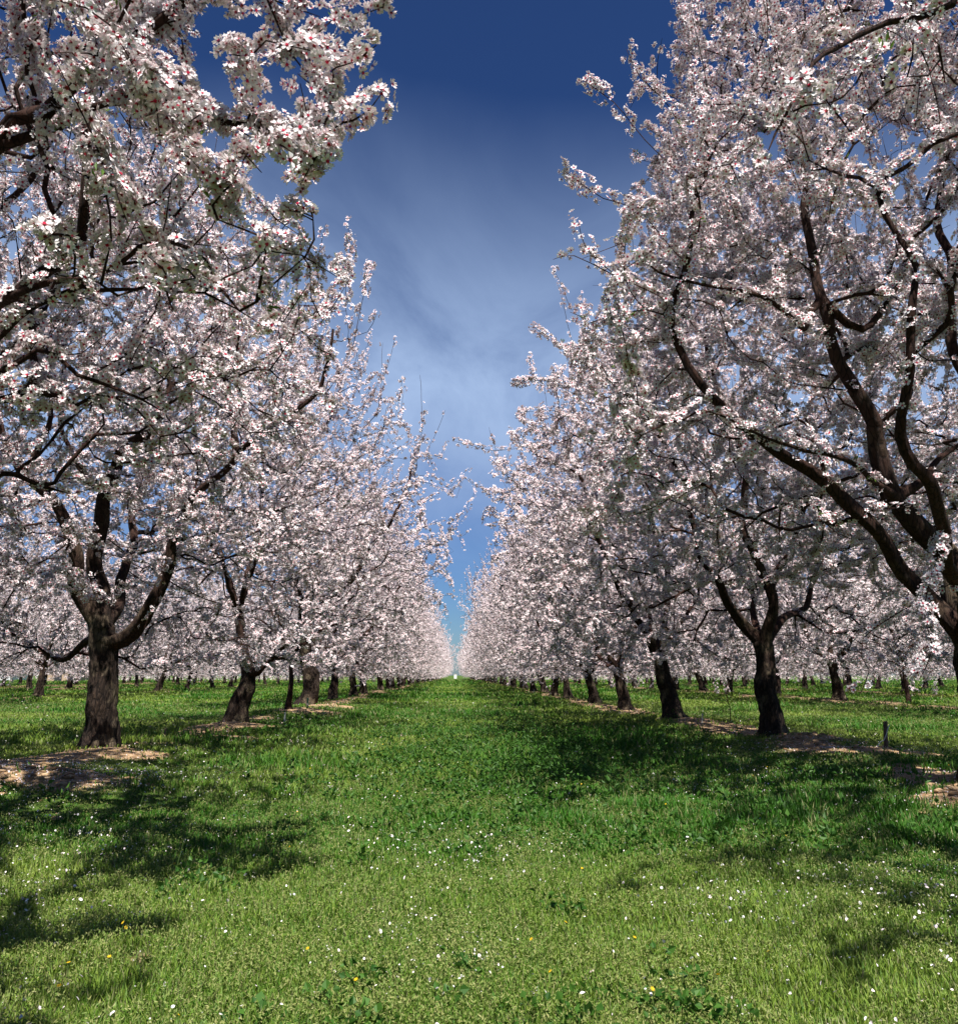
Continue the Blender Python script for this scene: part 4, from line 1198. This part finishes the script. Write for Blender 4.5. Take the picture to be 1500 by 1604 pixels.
def wildflowers():
    """small white-flowered weeds on thin stalks, and a few yellow ones"""
    g = np.random.default_rng(77)
    x, y, g = grass_points(1500, 1.9, 30, seed=77)
    dens = .10 + 1.1 * np.exp(-((x + 1.7) / .8) ** 2) * (y > 3.5) * (y < 14) + .3 * np.clip(fbm(x, y, .8, 95, 2) * 2 - .9, 0, 1)
    k = g.random(len(x)) < dens
    x, y = x[k], y[k]; n = len(x)
    h = g.uniform(.07, .20, n); z = height(x, y)
    lean = g.normal(0, .12, (n, 2)) * h[:, None]
    top = np.stack([x + lean[:, 0], y + lean[:, 1], z + h], 1); b = np.stack([x, y, z], 1)
    wd = np.maximum(.0009, np.hypot(x, y) * .00035)
    th = g.random(n) * 3.14
    W = np.stack([np.cos(th), np.sin(th), 0 * th], 1) * wd[:, None]
    V = [np.stack([b - W, b + W, top + W * .6, top - W * .6], 1).reshape(-1, 3)]
    F = [(np.arange(n) * 4)[:, None] + np.array([[0, 1, 2, 3]])]
    cols = [np.tile([.10, .17, .04], (n * 4, 1))]
    base = n * 4
    K = 5
    c = np.repeat(top, K, 0) + g.normal(0, .007, (n * K, 3))
    nr = unit(g.normal(0, .6, (n * K, 3)) + np.array([0, 0, 1.]))
    A = unit(np.cross(nr, g.normal(0, 1, (n * K, 3)))); B_ = np.cross(nr, A)
    s = np.repeat(np.maximum(.0026, np.hypot(x, y) * .0007), K)[:, None]
    V.append(np.stack([c + A * s, c + B_ * s, c - A * s, c - B_ * s], 1).reshape(-1, 3))
    F.append(base + (np.arange(n * K) * 4)[:, None] + np.array([[0, 1, 2, 3]])); base += n * K * 4
    wcol = np.repeat(np.where((g.random(n) < .8)[:, None], np.array([[.62, .60, .52]]), np.array([[.55, .42, .36]])), K * 4, 0)
    cols.append(wcol)
    # yellow ones
    m = 70
    yx, yy, g = grass_points(m, 2.2, 14, umax=.6, seed=79)
    yz = height(yx, yy) + g.uniform(.04, .075, m); tl = g.normal(0, .5, (m, 2)); tn = unit(np.stack([tl[:, 0], tl[:, 1] - .3, np.ones(m)], 1)); ta = unit(np.cross(tn, np.array([[0., 1., .2]]))); tb = np.cross(tn, ta)
    for r_ in range(6):
        a = r_ * math.pi / 3 + .3
        dv = math.cos(a) * ta + math.sin(a) * tb + .2 * tn; sv = -math.sin(a) * ta + math.cos(a) * tb
        c = np.stack([yx, yy, yz], 1); q = .0065
        V.append(np.stack([c, c + dv * q * .6 + sv * q * .35, c + dv * q, c + dv * q * .6 - sv * q * .35], 1).reshape(-1, 3))
        F.append(base + (np.arange(m) * 4)[:, None] + np.array([[0, 1, 2, 3]])); base += m * 4
        cols.append(np.tile([.75, .48, .02], (m * 4, 1)))
    # yellow stalks
    c = np.stack([yx, yy, yz], 1); b = np.stack([yx, yy, height(yx, yy)], 1); W = np.array([[.0009, 0, 0]])
    V.append(np.stack([b - W, b + W, c + W, c - W], 1).reshape(-1, 3)); F.append(base + (np.arange(m) * 4)[:, None] + np.array([[0, 1, 2, 3]]))
    cols.append(np.tile([.10, .17, .04], (m * 4, 1)))
    return mesh_from('wildflowers', np.concatenate(V), F, M_LEAF, False, None, np.concatenate(cols))


tag(link('wildflowers', wildflowers()), 'tiny white and yellow wildflowers on thin stalks in the grass', 'wildflowers', kind='stuff')


def clods():
    g = np.random.default_rng(91)
    x, y, g = grass_points(9000, 2.0, 40, seed=91)
    k = g.random(len(x)) < soil(x, y) * .9
    x, y = x[k], y[k]
    x = np.concatenate([x, g.normal(4.15, .35, 160), g.normal(3.2, .4, 260), g.normal(-3.2, .6, 400)]); y = np.concatenate([y, g.normal(9.8, .25, 160), g.normal(5.2, .25, 260), g.normal(6.5, .45, 400)])
    n = len(x); z = height(x, y)
    s = g.gamma(2., .007, n).clip(.005, .036) * (1 + np.hypot(x, y) / 60)
    ico = np.array([(1, 0, 0), (-1, 0, 0), (0, 1, 0), (0, -1, 0), (0, 0, 1), (0, 0, -1), (.6, .6, .55), (-.6, .6, .55), (-.6, -.6, .55), (.6, -.6, .55)], float)
    th = g.random(n) * 6.28
    R = ico[None] * g.uniform(.65, 1.2, (n, 10, 1)) * s[:, None, None] * np.array([1.4, 1, .5])
    X = R[..., 0] * np.cos(th)[:, None] - R[..., 1] * np.sin(th)[:, None]; Y = R[..., 0] * np.sin(th)[:, None] + R[..., 1] * np.cos(th)[:, None]
    V = np.stack([X + x[:, None], Y + y[:, None], R[..., 2] + (z + s * .12)[:, None]], -1).reshape(-1, 3)
    f = []
    for a, b, q in [(0, 6, 2), (2, 7, 1), (1, 8, 3), (3, 9, 0)]:
        f += [(a, b, q)[::1]]
    f = [(0, 2, 6), (2, 1, 7), (1, 3, 8), (3, 0, 9), (0, 6, 9), (6, 2, 7), (7, 1, 8), (8, 3, 9), (4, 9, 6), (4, 6, 7), (4, 7, 8), (4, 8, 9), (2, 0, 5), (1, 2, 5), (3, 1, 5), (0, 3, 5)]
    F = ((np.arange(n) * 10)[:, None, None] + np.array(f)[None]).reshape(-1, 3)
    t = g.random(n)[:, None]
    col = np.repeat(np.array([.20, .11, .055]) * (1 - t) + np.array([.50, .34, .20]) * t, 10, 0)
    return mesh_from('clods', V, [F], M_CLOD, True, None, col)


tag(link('soil_clods', clods()), 'brown earth clods and leaf litter on the low mounds under the trees', 'soil', kind='stuff')


# ------------------------------------------------------------------ small things
def tube_mesh(path, rads, sides=8, mat=None, name='tube', cap=True):
    P = np.array(path, float); R = np.array(rads, float); Tn = unit(np.gradient(P, axis=0))
    ref = np.array([1., .1, .05]) if abs(Tn[0, 2]) > .6 else np.array([.05, .1, 1.])
    A = unit(np.cross(Tn, ref)); B_ = np.cross(Tn, A); th = np.arange(sides) / sides * 2 * np.pi
    V = P[:, None] + R[:, None, None] * (np.cos(th)[None, :, None] * A[:, None] + np.sin(th)[None, :, None] * B_[:, None])
    k = len(P); ii = np.arange(k * sides).reshape(k, sides)
    F = np.stack([ii[:-1], np.roll(ii[:-1], -1, 1), np.roll(ii[1:], -1, 1), ii[1:]], -1).reshape(-1, 4)
    V = V.reshape(-1, 3); faces = [F]
    if cap: faces += [ii[-1][None, :], ii[0][::-1][None, :]]
    return mesh_from(name, V, faces, mat, False, {'thin': np.zeros(len(V))})


M_STAKE = plain('weathered_stake_wood', (.09, .065, .045), .9, .4, 30)
M_HOSE = plain('pale_drip_tube', (.45, .45, .42), .5, .15, 30)
M_GREENP = plain('green_plastic', (.03, .16, .10), .5, .2, 20)


def stake(x, y, h, r, label, mat, tube=True, tilt=.0, name='irrigation_stake'):
    z = hz(x, y)
    e = bpy.data.objects.new(name, None); COL.objects.link(e); e.location = (x, y, z)
    tag(e, label, 'stake')
    link('post', tube_mesh([(0, 0, -.05), (tilt * .3, 0, h * .3), (tilt * .6, 0, h * .65), (tilt, 0, h * .97), (tilt, 0, h)], [r, r * 1.05, r * .95, r * 1.05, r * .7], 9, mat, 'post'), e)
    if tube:
        th = [i / 9 for i in range(10)]
        link('drip_tube', tube_mesh([(-.16 * (1 - t) ** 1.2 + tilt + .02 * t, -.06 + .035 * t - .02, .0 + h * .85 * t + .02 * math.sin(t * 9)) for t in th], [.0055] * 10, 6, M_HOSE, 'drip_tube'), e)
    return e


stake(4.5, 8.85, .28, .022, 'short dark wooden stake with a pale drip tube, right of the orange earth mound', M_STAKE, True, .02)
stake(-3.48, 10.4, .14, .012, 'small dark stake on the grass edge right of the mottled tan trunk', M_STAKE, False, .01)
stake(-3.02, 17.6, .2, .018, 'small green stake beside the slender young almond tree', M_GREENP, False, 0)
stake(-2.9, 14.7, .2, .015, 'short pale riser standing right of the crooked black trunk', M_HOSE, False, 0)
stake(3.85, 13.2, .14, .012, 'short pale riser in the grass between the second and third right-hand trees', M_HOSE, False, .01)


def sapling(x, y, h, label):
    t = Tree(303)
    t.limb([np.array([0, 0, -.03]), np.array([.02, 0, h * .4]), np.array([-.02, .02, h * .7]), np.array([.03, 0, h])], .012, .005, step=.05, wob=.004)
    ids = list(t.chains[0])
    for k in range(7):
        j = ids[int(len(ids) * (.3 + .09 * k))]; a = t.r.random() * 6.28; l_ = t.r.uniform(.1, .28)
        q = t.P[j]; t.limb([q, q + np.array([math.cos(a) * l_ * .5, math.sin(a) * l_ * .5, l_ * .3]), q + np.array([math.cos(a) * l_, math.sin(a) * l_, l_ * .3])], .005, .003, start=j, step=.05, wob=.003)
    t.radii()
    V, F, th = t.wood()
    e = bpy.data.objects.new('sapling', None); COL.objects.link(e); e.location = (x, y, hz(x, y)); tag(e, label, 'sapling')
    link('stem', mesh_from('stem', V, [F], M_BARK, True, {'thin': th * 0 + 1}), e)
    c = np.array([t.P[ch[-1]] for ch in t.chains] * 3) + t.r.normal(0, .02, (len(t.chains) * 3, 3))
    link('leaves', leaf_mesh('leaves', c, unit(t.r.normal(0, 1, c.shape)), .035, 5, (.05, .06, .04), (.09, .11, .06)), e)


sapling(4.55, 14.0, .62, 'nearly bare dark sapling standing in the grass right of the trunk that leans left')


def box_mesh(name, x0, x1, y0, y1, z0, z1, mat):
    V = np.array([(x, y, z) for x in (x0, x1) for y in (y0, y1) for z in (z0, z1)], float)
    F = np.array([(0, 1, 3, 2), (4, 6, 7, 5), (0, 4, 5, 1), (2, 3, 7, 6), (0, 2, 6, 4), (1, 5, 7, 3)])
    return mesh_from(name, V, [F], mat)


def gable(name, w_, d_, z0, z1, mat, over=.3):
    a, b = w_ / 2 + over, d_ / 2 + over; t = .12
    V = []
    for y in (-b, b):
        V += [(-a, y, z0), (0, y, z1), (a, y, z0), (a, y, z0 + t), (0, y, z1 + t), (-a, y, z0 + t)]
    F4 = [(0, 6, 7, 1), (1, 7, 8, 2), (3, 9, 10, 4), (4, 10, 11, 5), (5, 11, 6, 0), (2, 8, 9, 3), (0, 1, 4, 5), (1, 2, 3, 4), (6, 11, 10, 7), (7, 10, 9, 8)]
    return mesh_from(name, np.array(V, float), [np.array(F4)], mat)


M_TAN = plain('tan_wall', (.42, .30, .20), .8, .15, 2)
M_WHITE = plain('white_wall', (.75, .75, .74), .7, .1, 2)
M_ROOF = plain('pale_metal_roof', (.55, .55, .55), .5, .12, 2)
M_DARK = plain('dark_opening', (.03, .03, .035), .6, .2, 2)
for (x, y, w_, h_, mw, label) in [(-54.5, 121, 3.6, 1.7, M_TAN, 'tan farm building glimpsed beyond the orchard just left of the mottled trunk'),
                                  (-70, 134, 4.5, 1.6, M_WHITE, 'white farm building glimpsed through the trees at the far left')]:
    e = bpy.data.objects.new('farm_building', None); COL.objects.link(e); e.location = (x, y, 0); tag(e, label, 'building')
    link('wall', box_mesh('wall', -w_ / 2, w_ / 2, -3, 3, -.1, h_, mw), e)
    link('roof', gable('roof', w_, 6, h_ - .1, h_ + 1.0, M_ROOF), e)
    link('door', box_mesh('door', -.5, .5, -3.06, -3.003, .02, 1.5, M_DARK), e)

M_HIVE = plain('white_painted_wood', (.8, .8, .78), .6, .08, 8)
M_LID = plain('galvanised_lid', (.55, .5, .4), .5, .1, 8)
e = bpy.data.objects.new('beehive', None); COL.objects.link(e); e.location = (.15, 190, .0); tag(e, 'small white box standing at the far end of the grass aisle', 'beehive')
link('box', box_mesh('box', -.3, .3, -.3, .3, .12, 1.05, M_HIVE), e)
link('lid', box_mesh('lid', -.34, .34, -.34, .34, 1.053, 1.13, M_LID), e)
link('stand', box_mesh('stand', -.27, .27, -.27, .27, -.05, .117, M_STAKE), e)
